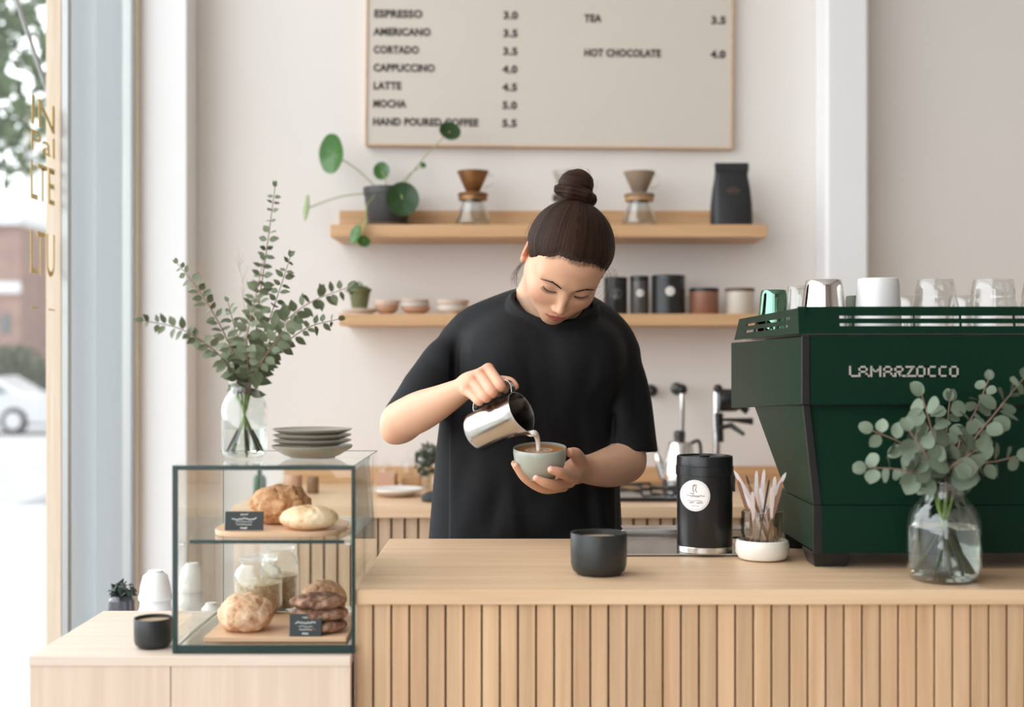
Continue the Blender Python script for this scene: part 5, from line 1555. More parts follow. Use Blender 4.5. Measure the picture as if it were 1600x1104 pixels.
def add_torso(f):
    f.ell(A(850, 600, 2.62), (.155, .085, .17))
    f.ell(A(848, 700, 2.62), (.135, .08, .17), k=.05)
    f.cone(A(805, 540, 2.62), A(900, 545, 2.62), .06, .06, .04)
    f.cone(A(832, 800, 2.62), A(825, 850, 2.62), .13, .13, .05)

def finger(f, pts, rad, k=.003, knuckle=1.0):
    f.limb(pts, rad, k, 5)

def add_right_arm(f):                       # her right arm, at the left of the photo
    f.limb([A(742, 552, 2.62), A(698, 592, 2.58), A(652, 636, 2.54), A(626, 663, 2.516)], [.036, .037, .038, .034], .02)
    f.limb([A(628, 660, 2.52), A(616, 673, 2.515), A(613, 677, 2.513)], [.034, .026, .019], .016)
    f.limb([A(626, 657, 2.522), A(655, 643, 2.475), A(690, 626, 2.42), A(722, 608, 2.375), A(733, 600, 2.362)], [.038, .0395, .0310, .0220, .0205], .012)
    mcp = [A(763, 576, 2.345), A(750, 585, 2.340), A(738, 596, 2.338), A(728, 610, 2.340)]
    pip = [A(782, 603, 2.300), A(770, 613, 2.295), A(760, 621, 2.296), A(749, 627, 2.302)]
    wr = A(731, 601, 2.362)
    f.cone(wr, (mcp[1] + mcp[2]) / 2 * .6 + wr * .4, .0195, .0165, .012)
    for i, m in enumerate(mcp):
        f.cone(wr * .7 + m * .3, m, .0155, .0105, .007)
    f.cone(A(742, 606, 2.365), A(760, 594, 2.36), .015, .014, .012)
    ss = [.016, .033, .049, .064]
    rd = [(.0105, .0098, .0098, .0084, .0070), (.0104, .0098, .0098, .0084, .0070), (.0100, .0093, .0093, .0080, .0068), (.0090, .0082, .0082, .0072, .0062)]
    for i in range(4):
        dip = jug(ss[i], .0535, .0155); tip = jug(ss[i] + .001, .0475, .001)
        finger(f, [mcp[i], (mcp[i] + pip[i]) / 2 + np.array([0, -.001, .001]), pip[i], dip, tip], rd[i], .0022)
    # thumb lying along the top of the handle towards the rim
    f.limb([A(741, 603, 2.378), A(765, 598, 2.372), A(785, 596, 2.350), A(797, 598, 2.335), A(804, 603, 2.325)], [.0155, .0135, .0112, .0104, .0080], .004)

def add_left_arm(f):                        # her left arm, at the right of the photo
    f.limb([A(948, 560, 2.62), A(966, 640, 2.59), A(975, 700, 2.56), A(975, 722, 2.55)], [.036, .038, .041, .0385], .02)
    f.limb([A(977, 720, 2.55), A(955, 729, 2.51), A(928, 733, 2.46), A(906, 732, 2.425), A(898, 735, 2.41)], [.0420, .0400, .0310, .0235, .0215], .012)
    # palm under and beside the cup
    f.limb([A(908, 732, 2.425), A(893, 740, 2.395), A(876, 753, 2.378)], [.0235, .021, .0150], .012)
    f.cone(A(897, 735, 2.385), A(893, 747, 2.352), .0175, .0120, .012)
    finger(f, [A(897, 744, 2.358), A(885, 741.5, 2.310), A(873, 737, 2.283), A(861, 733.5, 2.275)], (.0118, .0098, .0088, .0068), .004)
    finger(f, [A(890, 752, 2.362), A(870, 757, 2.315), A(853, 754, 2.293), A(838, 747, 2.288)], (.0118, .0100, .0088, .0066), .004)
    finger(f, [A(880, 759, 2.375), A(850, 763, 2.340), A(822, 748, 2.312), A(806, 728, 2.302)], (.0108, .0092, .0080, .0064), .004)
    finger(f, [A(882, 756, 2.395), A(852, 762, 2.380), A(824, 748, 2.360), A(804, 724, 2.348)], (.0108, .0092, .0080, .0066), .004)
    # thumb
    f.limb([A(908, 730, 2.405), A(905, 718, 2.380), A(899, 709, 2.352), A(890, 706.5, 2.332)], [.0170, .0140, .0118, .0086], .008)

person = thing('person', 'barista with dark hair in a top bun and black T-shirt pouring milk behind the counter', 'person', (PX(840, 2.6), 2.62, 0))
blocks = []
h1 = .00135
f = Field(A(790, 540, 2.32), A(990, 290, 2.72), h1); add_head(f); V1, Q1 = f.mesh()
f = Field((-.285, 2.22, 1.125), (.045, 2.62, 1.385), .0014); add_right_arm(f); V2, Q2 = f.mesh()
f = Field((-.02, 2.23, 1.04), (.305, 2.64, 1.30), .0014); add_left_arm(f); V3, Q3 = f.mesh()
f = Field((-.165, 2.50, .93), (.20, 2.76, 1.40), .004); add_torso(f); V4, Q4 = f.mesh()
f = Field((-.20, 2.50, 1.37), (.30, 2.76, 1.45), .004); add_torso(f); add_head(f); add_right_arm(f); add_left_arm(f); V5, Q5 = f.mesh()

def seg_tone(V):
    """skin tone of each point: a little redder at lips, cheeks, ears and knuckles"""
    base = np.array(lin((216, 168, 138))[:3]); C_ = np.tile(base, (len(V), 1))
    L_ = loc(V)
    def mixc(C_, w, c): return C_ * (1 - w[:, None]) + np.array(lin(c)[:3]) * w[:, None]
    blush = np.array([.0, 0, 0])
    n = vnoise(V * 55, 3) * .5 + vnoise(V * 140, 5) * .3
    C_ = C_ * (1 + .035 * n[:, None])
    for s in (1, -1):
        w = np.exp(-(((L_ - np.array([s * .042, .068, -.036])) / np.array([.024, .03, .020])) ** 2).sum(1)) * .35
        C_ = mixc(C_, w, (214, 138, 112))
        w = np.exp(-(((L_ - np.array([s * .080, -.008, -.008])) / np.array([.010, .022, .032])) ** 2).sum(1)) * .5
        C_ = mixc(C_, w, (205, 118, 90))
        w = np.exp(-(((L_ - np.array([s * .031, .083, -.0045])) / np.array([.017, .012, .009])) ** 2).sum(1)) * .30
        C_ = mixc(C_, w, (190, 128, 104))
    w = np.exp(-(((L_ - np.array([0, .106, -.040])) / np.array([.014, .014, .012])) ** 2).sum(1)) * .3
    C_ = mixc(C_, w, (212, 140, 116))
    lipd = np.maximum(np.abs(L_[:, 0]) / .0215, 0) ** 2.2 + ((L_[:, 2] + .0685 - .0012) / (.0088 - .0045 * np.clip(np.abs(L_[:, 0]) / .0215, 0, 1))) ** 2
    w = (1 / (1 + np.exp((lipd - 1) * 9))) * (L_[:, 1] > .082) * .9
    C_ = mixc(C_, w, (178, 86, 78))
    for p in (A(763, 574, 2.335), A(750, 583, 2.33), A(738, 594, 2.33), A(728, 608, 2.33), A(782, 603, 2.292), A(770, 613, 2.287), A(760, 621, 2.287), A(803, 602, 2.318), A(862, 734, 2.27), A(838, 748, 2.28), A(806, 726, 2.30), A(892, 706, 2.325), A(612, 685, 2.50)):
        w = np.exp(-((V - p) ** 2).sum(1) / .011 ** 2) * .38
        C_ = mixc(C_, w, (212, 130, 104))
    for p in (A(859.5, 731.5, 2.267), A(836, 744, 2.282), A(803, 723, 2.296)):
        w = np.clip(1.6 - np.linalg.norm(V - p, axis=1) / .0050, 0, 1) * .7
        C_ = mixc(C_, w, (238, 200, 182))
    return np.concatenate([C_, np.ones((len(V), 1))], 1)

def relax(V, Q, w, it=14):
    """even out the surface where w is 1"""
    a = np.concatenate([Q[:, [0, 1]], Q[:, [1, 2]], Q[:, [2, 3]], Q[:, [3, 0]]])
    cnt = np.bincount(a.ravel(), minlength=len(V)).astype(float)[:, None] + 1e-9
    for i in range(it):
        acc = np.zeros_like(V)
        for ax in range(3):
            acc[:, ax] = np.bincount(a[:, 0], V[a[:, 1], ax], len(V)) + np.bincount(a[:, 1], V[a[:, 0], ax], len(V))
        V = V + (acc / cnt - V) * (w[:, None] * .6)
    return V
V2 = relax(V2, Q2, np.clip((PX(730, 2.37) - V2[:, 0]) / .03, 0, 1), 40)
V3 = relax(V3, Q3, np.clip((V3[:, 0] - PX(905, 2.42)) / .03, 0, 1), 60)
V1 = relax(V1, Q1, np.clip((loc(V1)[:, 2] * -1 - .10) / .02, 0, 1) * (loc(V1)[:, 1] < .03), 20)
V = np.concatenate([V1, V2, V3, V4, V5]); o_ = np.cumsum([0, len(V1), len(V2), len(V3), len(V4)])
Q = np.concatenate([Q1 + o_[0], Q2 + o_[1], Q3 + o_[2], Q4 + o_[3], Q5 + o_[4]])
SKIN = mat('skin', lin((216, 168, 138)), .48, sss=.25, attr=True, bump=.03, bscale=700, spec=.4)
body = obj('body', (V, Q), SKIN, person, smooth=180, colors=seg_tone(V))
HL = loc(V1)
def face_pt(x, z, lift=.0):
    m = (np.abs(HL[:, 0] - x) < .0018) & (np.abs(HL[:, 2] - z) < .0018)
    y = HL[m, 1].max() if m.any() else .08
    return hl(x, y + lift, z)

# ---- hair
HAIRC = lin((30, 21, 17))
HAIRM = mat('brown_hair', HAIRC, .55, attr=True, spec=.10)
hb_dir = np.array([0.0, -.78, .62])
h = .0019
fl_lo, fl_hi = np.array([-.10, -.115, -.11]), np.array([.10, .105, .125])
n_ = np.ceil((fl_hi - fl_lo) / h).astype(int) + 1
ax_ = [(fl_lo[i] + np.arange(n_[i]) * h) for i in range(3)]
Xg = np.stack(np.meshgrid(*ax_, indexing='ij'), -1).astype(np.float32)
f = Field(fl_lo, fl_hi, h)
f.ell((0, -.006, .021), (.0850, .0965, .0875))
f.ell((0, .040, .052), (.052, .040, .036), k=.03)
f.ell((0, -.030, -.030), (.064, .060, .055), k=.03)
x, y, z = Xg[..., 0], Xg[..., 1], Xg[..., 2]
# hairline: in front, round the temples and the ears
ax2 = np.abs(x)
hair_front = y - .62 * z - .0320 - .10 * np.maximum(0, .022 - ax2) + .55 * np.maximum(0, ax2 - .048)
hair_front = hair_front + .008 * np.exp(-((x - .036) / .013) ** 2) + .004 * np.exp(-((x + .036) / .013) ** 2) + .0008 * np.sin(x * 700)
low = np.where(y > -.020, -.016 - z, -.016 - z - (-.020 - y) * 1.4)
cut = np.maximum(hair_front * .82, low * .7)
f.v += (0.0070 * np.exp(np.minimum(hair_front, 0) / .016)).astype(np.float32)
f.v = np.maximum(f.v, cut.astype(np.float32))
for s in (1, -1):
    f.ell((s * .084, -.008, -.014), (.020, .019, .027), k=.004, mode='s')
inner = Field(fl_lo, fl_hi, h); inner.ell((0, -.004, .020), (.070, .082, .074))
f.v = np.maximum(f.v, -inner.v)
HV, HQ = f.mesh()
HN = seg_normals(HV, HQ)
# strands run from the hairline to the bun
u1 = np.array([1., 0, 0]); w1_ = np.cross(hb_dir, u1); w1_ /= np.linalg.norm(w1_)
phi = np.arctan2(HV @ u1, (HV - hb_dir * .02) @ w1_)
rad_ = np.linalg.norm(HV - np.outer(HV @ hb_dir, hb_dir), axis=1)
def strand(phi, r, fr, sd): return vnoise(np.stack([np.cos(phi) * fr, np.sin(phi) * fr, r * 14], 1), sd)
gr = strand(phi, rad_, 14, 1) * .35 + strand(phi, rad_, 40, 2) * .45 + strand(phi, rad_, 90, 3) * .45
HV2 = HV + HN * (gr * .0010 * np.clip(rad_ / .03, 0, 1))[:, None]
def haircol(g_):
    base = np.array(HAIRC[:3]); t = np.clip(.5 + .55 * g_, 0, 1)[:, None]
    c = base * .45 * (1 - t) + np.array(lin((66, 46, 35))[:3]) * t
    return np.concatenate([c, np.ones((len(c), 1))], 1)
hair = obj('hair', (HOn + HV2 @ HR.T, HQ), HAIRM, person, smooth=180, colors=haircol(gr))
# bun
bc = A(900, 291, 2.475)
f = Field(bc - .06, bc + .06, .0016)
f.ell(bc + np.array([0, 0, .003]), (.0345, .034, .030))
rp = []
for k in range(25):
    a = 2 * math.pi * k / 24 * 1.15
    rp.append(bc + np.array([.0235 * math.cos(a) + .003, .0235 * math.sin(a), -.0235 - .0035 * math.cos(a) * 0 - .003 * k / 24]))
f.chain(rp, [.0125] * len(rp), .004)
f.chain([A(874, 296, 2.45), A(892, 303, 2.437), A(915, 306, 2.444), A(925, 311, 2.46)], [.011, .013, .013, .010], .004)
f.cone(bc - np.array([0, 0, .02]), bc - np.array([.002, 0, .045]), .026, .034, .01)
BV, BQ = f.mesh(); BN = seg_normals(BV, BQ)
Lb = BV - bc
ang = np.arctan2(Lb[:, 1], Lb[:, 0]); tw = Lb[:, 2] * 70 + .55 * np.sin(ang * 1.0 + 1)
sg_ = vnoise(np.stack([tw * 3.2 + ang * .9, np.cos(ang) * 1.2, np.sin(ang) * 1.2], 1), 7) * .6 + vnoise(np.stack([tw * 7.5 + ang * 2, np.cos(ang) * 1.5, np.sin(ang) * 1.5], 1), 8) * .45
BV2 = BV + BN * (sg_ * .0018)[:, None]
bn = obj('hair_bun', (BV2, BQ), HAIRM, person, smooth=180, colors=haircol(sg_))
# loose wisps
WISP = mat('hair_wisp', lin((74, 54, 44)), .5)
rnd = random.Random(11)
g = G()
def wisp(a, b_, c_, d_, r=.00016): g.tube(bez(a, b_, c_, d_, 10), r, 4)
for k in range(26):     # behind her right ear
    j = lambda s: Vector((rnd.uniform(-s, s), rnd.uniform(-s, s), rnd.uniform(-s, s)))
    wisp(P(820, 405, 2.50) + j(.004), P(812, 418, 2.50) + j(.006), P(800, 425, 2.50) + j(.008), P(804 + rnd.uniform(-4, 4), 440 + rnd.uniform(-5, 8), 2.50) + j(.006))
obj('loose_lock', g, WISP, person); g = G()
for k in range(34):     # curls by her left cheek
    p0 = P(950 + rnd.uniform(-8, 8), 425 + rnd.uniform(-10, 10), 2.47); j = lambda s: Vector((rnd.uniform(-s, s), rnd.uniform(-s * .6, s * .6), rnd.uniform(-s, s)))
    wisp(p0, p0 + Vector((.018, 0, -.012)) + j(.010), p0 + Vector((.006, 0, -.035)) + j(.012), p0 + Vector((rnd.uniform(-.012, .006), 0, -.055)) + j(.016))
obj('loose_curls', g, WISP, person); g = G()
for k in range(22):     # fluff round the crown and bun
    a = rnd.uniform(0, math.pi); p0 = P(892 + 70 * math.cos(a), 388 - 66 * math.sin(a), 2.46)
    d = Vector((math.cos(a), 0, math.sin(a))); tng = Vector((-d.z, 0, d.x)) * rnd.choice((1, -1))
    wisp(p0, p0 + d * .004 + tng * .008, p0 + d * .006 + tng * .016, p0 + d * .003 + tng * .028, .00016)
for k in range(20):
    a = rnd.uniform(0, 2 * math.pi); p0 = Vector(bc) + Vector((.033 * math.cos(a), 0, .03 * math.sin(a)))
    d = Vector((math.cos(a), 0, math.sin(a))); tng = Vector((-d.z, 0, d.x))
    wisp(p0, p0 + d * .004 + tng * .006, p0 + d * .007 + tng * .012, p0 + d * .004 + tng * .02, .00016)
obj('flyaway_hairs', g, WISP, person); g = G()
def hairline_z(x):
    for q in range(60):
        z_ = .035 + q * .001
        m_ = (np.abs(HL[:, 0] - x) < .002) & (np.abs(HL[:, 2] - z_) < .002)
        if not m_.any(): return z_
        y_ = HL[m_, 1].max(); ax_n = abs(x)
        v_ = y_ - .62 * z_ - .0320 - .10 * max(0, .022 - ax_n) + .55 * max(0, ax_n - .048) + .008 * math.exp(-((x - .036) / .013) ** 2) + .004 * math.exp(-((x + .036) / .013) ** 2)
        if v_ < 0: return z_
    return .09
zl_tab = {i: hairline_z(i * .004) for i in range(-15, 16)}
for k in range(420):     # fine hair where the forehead meets the hair
    x0 = rnd.uniform(-.058, .058); i0 = int(math.floor(x0 / .004)); fr = x0 / .004 - i0
    zc = zl_tab[max(-15, i0)] * (1 - fr) + zl_tab[min(15, i0 + 1)] * fr + rnd.uniform(-.003, .003)
    p0 = face_pt(x0, zc - .0010, .0001); p1 = face_pt(x0 * .98, zc + .003, .0010); p2 = face_pt(x0 * .95, zc + .009, .0022)
    g.tube([p0, p1, p2], [.00003, .00010, .00013], 3)
obj('hairline_fringe', g, WISP, person)
# eyebrows and eyelashes
LASH = mat('lash_brown', lin((52, 36, 30)), .6)
for s in (1, -1):
    g = G(); rnd = random.Random(20 + s)
    bp_ = [(s * .0135, .0150), (s * .022, .0185), (s * .032, .0205), (s * .041, .0180), (s * .049, .0125)]
    for k in range(230):
        t_ = rnd.random() ** .9 * 3.999; i = int(t_); fr = t_ - i
        xx_ = bp_[i][0] * (1 - fr) + bp_[i + 1][0] * fr; zz_ = bp_[i][1] * (1 - fr) + bp_[i + 1][1] * fr
        th = .0021 * (1 - .6 * t_ / 4); zz_ += rnd.uniform(-th, th)
        d = .0055
        sl_ = (bp_[i + 1][1] - bp_[i][1]) / abs(bp_[i + 1][0] - bp_[i][0])
        p0 = face_pt(xx_, zz_, .0004); p1 = face_pt(xx_ + s * d, zz_ + sl_ * d + (.001 if t_ < 2 else -.0005), .0010)
        g.tube([p0, (p0 + p1) / 2 + HR @ np.array([0, .0005, 0]), p1], [.00024, .00022, .00008], 3)
    obj('eyebrow', g, LASH, person)
    g = G()
    ep = [(s * .0175, -.0055), (s * .023, -.0085), (s * .031, -.0100), (s * .039, -.0075), (s * .0445, -.0028)]
    pts = [face_pt(a, b_, .0003) for a, b_ in ep]
    sp_ = smooth_path(pts, 6)
    g.tube(sp_, [.0003 + .0006 * math.sin(math.pi * i / (len(sp_) - 1)) for i in range(len(sp_))], 5)
    for k in range(34):
        t_ = k / 33 * (len(sp_) - 1.001); i = int(t_); p0 = sp_[i].lerp(sp_[i + 1], t_ - i)
        L_ = .0045 + .0025 * (k / 33)
        d1 = HR @ np.array([s * (.2 + .5 * k / 33), .75, -.55]); d2 = HR @ np.array([s * (.2 + .5 * k / 33), .9, -.05])
        p1 = np.array(p0) + d1 * L_ * .6; p2 = p1 + d2 * L_ * .5
        g.tube([p0, p1, p2], [.0003, .00022, .00008], 4)
    obj('eyelashes', g, LASH, person)

# ---- T-shirt
zs_lv = np.array([PZ(q, 2.6) for q in (900, 860, 840, 780, 700, 640, 590, 550, 520, 495, 470)])[::-1]
lft = np.array([PX(q, 2.6) for q in (667, 668, 670, 675, 682, 689, 700, 706, 722, 770, 805)])[::-1]
rgt = np.array([PX(q, 2.6) for q in (974, 973, 972, 969, 966, 964, 968, 970, 960, 925, 905)])[::-1]
dep = np.array([.135, .133, .131, .127, .124, .124, .122, .118, .108, .090, .070])[::-1]
cyv = np.array([2.60, 2.60, 2.60, 2.60, 2.60, 2.60, 2.60, 2.60, 2.602, 2.605, 2.605])[::-1]
o2 = np.argsort(zs_lv); zs_lv, lft, rgt, dep, cyv = zs_lv[o2], lft[o2], rgt[o2], dep[o2], cyv[o2]
def torso_fn(x, y, z):
    zz = z[0, 0, :]
    l = np.interp(zz, zs_lv, lft); r = np.interp(zz, zs_lv, rgt); b = np.interp(zz, zs_lv, dep); c = np.interp(zz, zs_lv, cyv)
    a = (r - l) / 2; cx = (r + l) / 2
    X = (x - cx[None, None, :]) / a[None, None, :]; Y = (y - c[None, None, :]) / b[None, None, :]
    rho = (np.abs(X) ** 2.35 + np.abs(Y) ** 2.35) ** (1 / 2.35)
    d = (rho - 1) * np.minimum(a, b)[None, None, :]
    return np.maximum(d, z - zs_lv[-1] - .0)
hS = .0028
f = Field((-.30, 2.38, .90), (.33, 2.80, 1.50), hS)
f.op(torso_fn, (-.25, 2.42, .90), (.26, 2.78, zs_lv[-1]))
f.limb([A(838, 493, 2.585), A(798, 501, 2.595), A(748, 516, 2.605), A(724, 534, 2.61)], [.050, .051, .052, .048], .024)
f.limb([A(885, 496, 2.585), A(922, 509, 2.60), A(948, 529, 2.605), A(960, 550, 2.61)], [.050, .050, .051, .050], .024)
f.ell(A(800, 560, 2.545), (.085, .075, .085), k=.05)      # chest
f.ell(A(902, 565, 2.545), (.085, .075, .085), k=.05)
f.ell(A(850, 520, 2.66), (.15, .08, .10), k=.05)
# sleeves, hollow at the hem, cut square and then joined to the body of the shirt
def cut_plane(fl_, pt, nrm, lo, hi):
    pt = np.array(pt); nrm = np.array(nrm, float); nrm /= np.linalg.norm(nrm)
    r = fl_._sub(lo, hi); sl, x, y, z = r
    fl_.v[sl] = np.maximum(fl_.v[sl], ((x - pt[0]) * nrm[0] + (y - pt[1]) * nrm[1] + (z - pt[2]) * nrm[2]).astype(np.float32))
sf = Field((-.30, 2.38, .90), (.33, 2.80, 1.50), hS)
sf.limb([A(732, 540, 2.61), A(692, 576, 2.578), A(641, 662, 2.532)], [.049, .0525, .0590], 0)
sf.limb([A(948, 548, 2.61), A(970, 620, 2.59), A(985, 740, 2.565)], [.056, .0580, .0605], 0)
cut_plane(sf, A(645, 622, 2.53), (.34, -.22, -.92), (-.30, 2.36, .90), (.02, 2.80, 1.36))
cut_plane(sf, A(985, 706, 2.56), (.02, -.10, -1), (.06, 2.36, .90), (.33, 2.80, 1.20))
sf.chain([A(663, 612, 2.558), A(640, 662, 2.532)], [.036, .0525], .004, mode='s')
sf.chain([A(980, 665, 2.58), A(985, 740, 2.565)], [.040, .0530], .004, mode='s')
hh_ = np.clip(.5 + .5 * (f.v - sf.v) / .012, 0, 1)
f.v = (f.v * (1 - hh_) + sf.v * hh_ - .012 * hh_ * (1 - hh_)).astype(np.float32)
# neck opening
cc = A(864, 480, 2.548)
cu = np.array([.985, 0, -.10]); cv = np.array([-.07, -.86, -.50]); cu /= np.linalg.norm(cu); cv -= cu * (cv @ cu); cv /= np.linalg.norm(cv); cw = np.cross(cu, cv)
if cw[2] < 0: cw = -cw
cra, crb = .0835, .066
f.ell(cc + cw * .03, (cra - .004, crb - .004, .050), R=np.array([cu, cv, cw]), k=.004, mode='s')
ring = [cc + cu * (cra * math.cos(a)) + cv * (crb * math.sin(a)) + cw * (.006 + .006 * math.cos(2 * a)) for a in [2 * math.pi * k / 40 for k in range(41)]]
f.limb(ring, [.0052] * len(ring), .002, 3)
f.limb([q - cw * .0100 + (q - cc) * .06 for q in ring], [.0056] * len(ring), .004, 3)
# folds
nn_ = f.n
gx = [f.lo[i] + np.arange(nn_[i]) * hS for i in range(3)]
X3 = gx[0][:, None, None]; Y3 = gx[1][None, :, None]; Z3 = gx[2][None, None, :]
band = np.abs(f.v) < .02
ii = np.argwhere(band); Pt = np.stack([gx[0][ii[:, 0]], gx[1][ii[:, 1]], gx[2][ii[:, 2]]], 1)
def fold(P_):
    x, y, z = P_[:, 0], P_[:, 1], P_[:, 2]
    amp = np.clip((1.42 - z) / .30, .05, 1.2)
    v = vnoise(np.stack([x * 17 + z * 2.0, y * 15, z * 2.2], 1), 11) * .0110 + vnoise(np.stack([x * 38 + z * 6, y * 30, z * 5], 1), 12) * .0034
    v = v * amp
    def crease(p, q, w_, depth):
        p = np.array(p); q = np.array(q); ab = q - p; t_ = np.clip(((P_ - p) @ ab) / (ab @ ab), 0, 1)
        dd = np.linalg.norm(P_ - p - t_[:, None] * ab, axis=1)
        return depth * np.exp(-(dd / w_) ** 2) * np.sin(math.pi * np.clip(t_ * .9 + .05, 0, 1))
    yf = 2.49
    for (a, b_, w_, dp_) in (((712, 505), (712, 600), .006, .007), ((728, 530), (722, 620), .008, -.004), ((690, 700), (678, 800), .012, .006), ((712, 620), (700, 760), .010, -.004),
                            ((700, 560), (760, 640), .010, .004), ((660, 560), (705, 590), .012, .006), ((628, 600), (690, 585), .012, -.005), ((965, 600), (958, 700), .009, .008), ((935, 640), (962, 600), .012, .004),
                            ((990, 560), (1000, 690), .012, .004), ((968, 560), (975, 680), .010, -.004), ((730, 700), (700, 830), .014, .006), ((780, 740), (770, 840), .016, .005), ((850, 780), (860, 840), .02, -.004), ((910, 770), (930, 840), .014, .005), ((800, 520), (770, 600), .018, -.003), ((930, 520), (915, 620), .016, .003)):
        for yy_ in (2.47, 2.53):
            v = v + crease(A(a[0], a[1], yy_ + .02), A(b_[0], b_[1], yy_), w_ * 1.35, dp_ * 1.5)
    # the hems hang plain
    dl = ((P_ - A(645, 624, 2.55)) @ np.array([.38, -.10, -.92])); dr = -(P_[:, 2] - A(985, 706, 2.56)[2])
    ml = np.where(x < PX(705, 2.6), np.clip((-dl - .012) / .06, 0, 1), 1); mr = np.where(x > PX(958, 2.6), np.clip((-dr - .012) / .08, 0, 1), 1)
    return v * ml * mr
f.v[ii[:, 0], ii[:, 1], ii[:, 2]] += fold(Pt).astype(np.float32)
SV, SQ = f.mesh()
SHIRT = mat('black_cotton', (0.0055, 0.0055, 0.0062, 1), .72, sheen=0.0, bump=.12, bscale=420, spec=.28)
sh = obj('t_shirt', (SV, SQ), SHIRT, person, smooth=180)
md = sh.modifiers.new('soft', 'SMOOTH'); md.factor = .5; md.iterations = 3

# ---- trousers and shoes
f = Field((-.20, 2.44, 0.02), (.26, 2.80, 1.0), .007)
f.cone(A(822, 900, 2.62), A(822, 960, 2.62), .125, .135, .03, flat=((0, 1, 0), 1.25))
for s in (-1, 1):
    x0 = PX(822, 2.62) + s * .075
    f.chain([(x0, 2.62, .80), (x0 + s * .02, 2.61, .48), (x0 + s * .02, 2.63, .10)], [.098, .070, .062], .03)
obj('trousers', f.mesh(), mat('dark_trousers', lin((40, 42, 48)), .85), person, smooth=180)
for s in (-1, 1):
    x0 = PX(822, 2.62) + s * .095
    f = Field((x0 - .07, 2.40, -.01), (x0 + .07, 2.74, .14), .005)
    f.chain([(x0, 2.66, .055), (x0 + s * .01, 2.50, .035)], [.046, .040], .01); f.cone((x0, 2.66, .06), (x0, 2.65, .11), .045, .05, .02)
    f.v = np.maximum(f.v, (.001 - (f.lo[2] + np.arange(f.n[2]) * f.h))[None, None, :]).astype(np.float32)
    obj('shoe', f.mesh(), mat('black_shoe', (0.02, 0.02, 0.02, 1), .5), person, smooth=180)

# ------------------------------------------------------------------ milk jug, cup and pouring milk
JSTEEL = mat('jug_steel', (0.56, 0.53, 0.50, 1), 0.20, 1.0)
Jm = Matrix((JC * 1.0, JH, JD)).transposed()                   # local x: side, y: handle side, z: towards the mouth
if Jm.determinant() < 0: Jm = Matrix((-JC, JH, JD)).transposed()
Lj, Rj = .112, .0372
base_c = JM - JD * Lj
jg = thing('milk_jug', 'polished steel milk jug tilted in her raised hand', 'jug', tuple(base_c))
NA, pr_o = 64, [(0, 0), (.72, 0), (.90, .02), (.985, .06), (1.0, .12), (1.0, .34), (.985, .60), (.95, .78), (.935, .86), (.955, .95), (.985, 1.0)]
vs = []; fs = []
def jv(r, zf, k):
    a = 2 * math.pi * k / NA; x_, y_ = math.cos(a) * r * Rj, math.sin(a) * r * Rj
    sp_ = math.exp(-((a - 1.5 * math.pi) / .38) ** 2) * max(0, (zf - .62) / .38) ** 1.6      # spout on the low side
    y_ -= sp_ * .016; x_ *= (1 - .22 * sp_)
    z_ = zf * Lj + sp_ * .007
    hd = math.exp(-((a - .5 * math.pi) / .9) ** 2) * max(0, (zf - .7) / .3)
    z_ -= hd * .002
    return Vector(base_c) + Jm @ Vector((x_, y_, z_))
rows = pr_o[1:] + [(q[0] - .022, q[1]) for q in pr_o[:0:-1][:-1]] + [(.7, .012)]
vs.append(Vector(base_c))
for (r, zf) in rows:
    for k in range(NA): vs.append(jv(r, zf, k))
vs.append(Vector(base_c) + Vector(JD) * .0013)
for k in range(NA): fs.append((0, 1 + (k + 1) % NA, 1 + k))
for j in range(len(rows) - 1):
    for k in range(NA):
        a = 1 + j * NA + k; b_ = 1 + j * NA + (k + 1) % NA; fs.append((a, b_, b_ + NA, a + NA))
last = 1 + (len(rows) - 1) * NA
for k in range(NA): fs.append((last + k, last + (k + 1) % NA, len(vs) - 1))
obj('body', (vs, fs), JSTEEL, jg, smooth=40)
g = G()
hp = smooth_path([jug(.004, .0365), jug(.001, .050), jug(.006, .0605), jug(.022, .0645), jug(.045, .0635), jug(.068, .0605), jug(.084, .054), jug(.092, .044), jug(.094, .0360)], 5)
cvec = Vector(JC)
vs = []; fs = []
for i, p in enumerate(hp):
    t_ = (hp[min(i + 1, len(hp) - 1)] - hp[max(i - 1, 0)]).normalized(); nn = t_.cross(cvec).normalized()
    for (u, v) in ((-1, -1), (1, -1), (1, 1), (-1, 1)):
        vs.append(p + cvec * (.0062 * u) + nn * (.0013 * v))
for i in range(len(hp) - 1):
    for q in range(4): fs.append((i * 4 + q, i * 4 + (q + 1) % 4, i * 4 + 4 + (q + 1) % 4, i * 4 + 4 + q))
fs += [(3, 2, 1, 0), tuple(len(vs) - 4 + q for q in range(4))]
g.add(vs, fs)
obj('handle', g, JSTEEL, jg, bevel=.0012)
# milk inside the jug
MILK = mat('steamed_milk', lin((236, 226, 216)), .35, sss=.3, sss_r=(1, .9, .8))
spout = np.array(jv(.97, 1.0, int(NA * .75)))
c0 = JM - JD * .030 - JH * .024
fm_ = Field(JM - .13, JM + .06, .0011)
fm_.cone(JM - JD * .100, JM + JD * .001, .0338, .0338)
fm_.cone(JM - JD * .02 - JH * .028, spout - JD * .006 + JH * .004, .005, .003, .004)
gg_ = [fm_.lo[i] + np.arange(fm_.n[i]) * fm_.h for i in range(3)]
lvl = spout[2] + .0060
dm = (gg_[0][:, None, None] - JM[0]) * JD[0] + (gg_[1][None, :, None] - JM[1]) * JD[1] + (gg_[2][None, None, :] - JM[2]) * JD[2]
fm_.v = np.maximum(np.maximum(fm_.v, (gg_[2][None, None, :] - lvl)), np.maximum(dm - .004, -dm - .1085)).astype(np.float32)
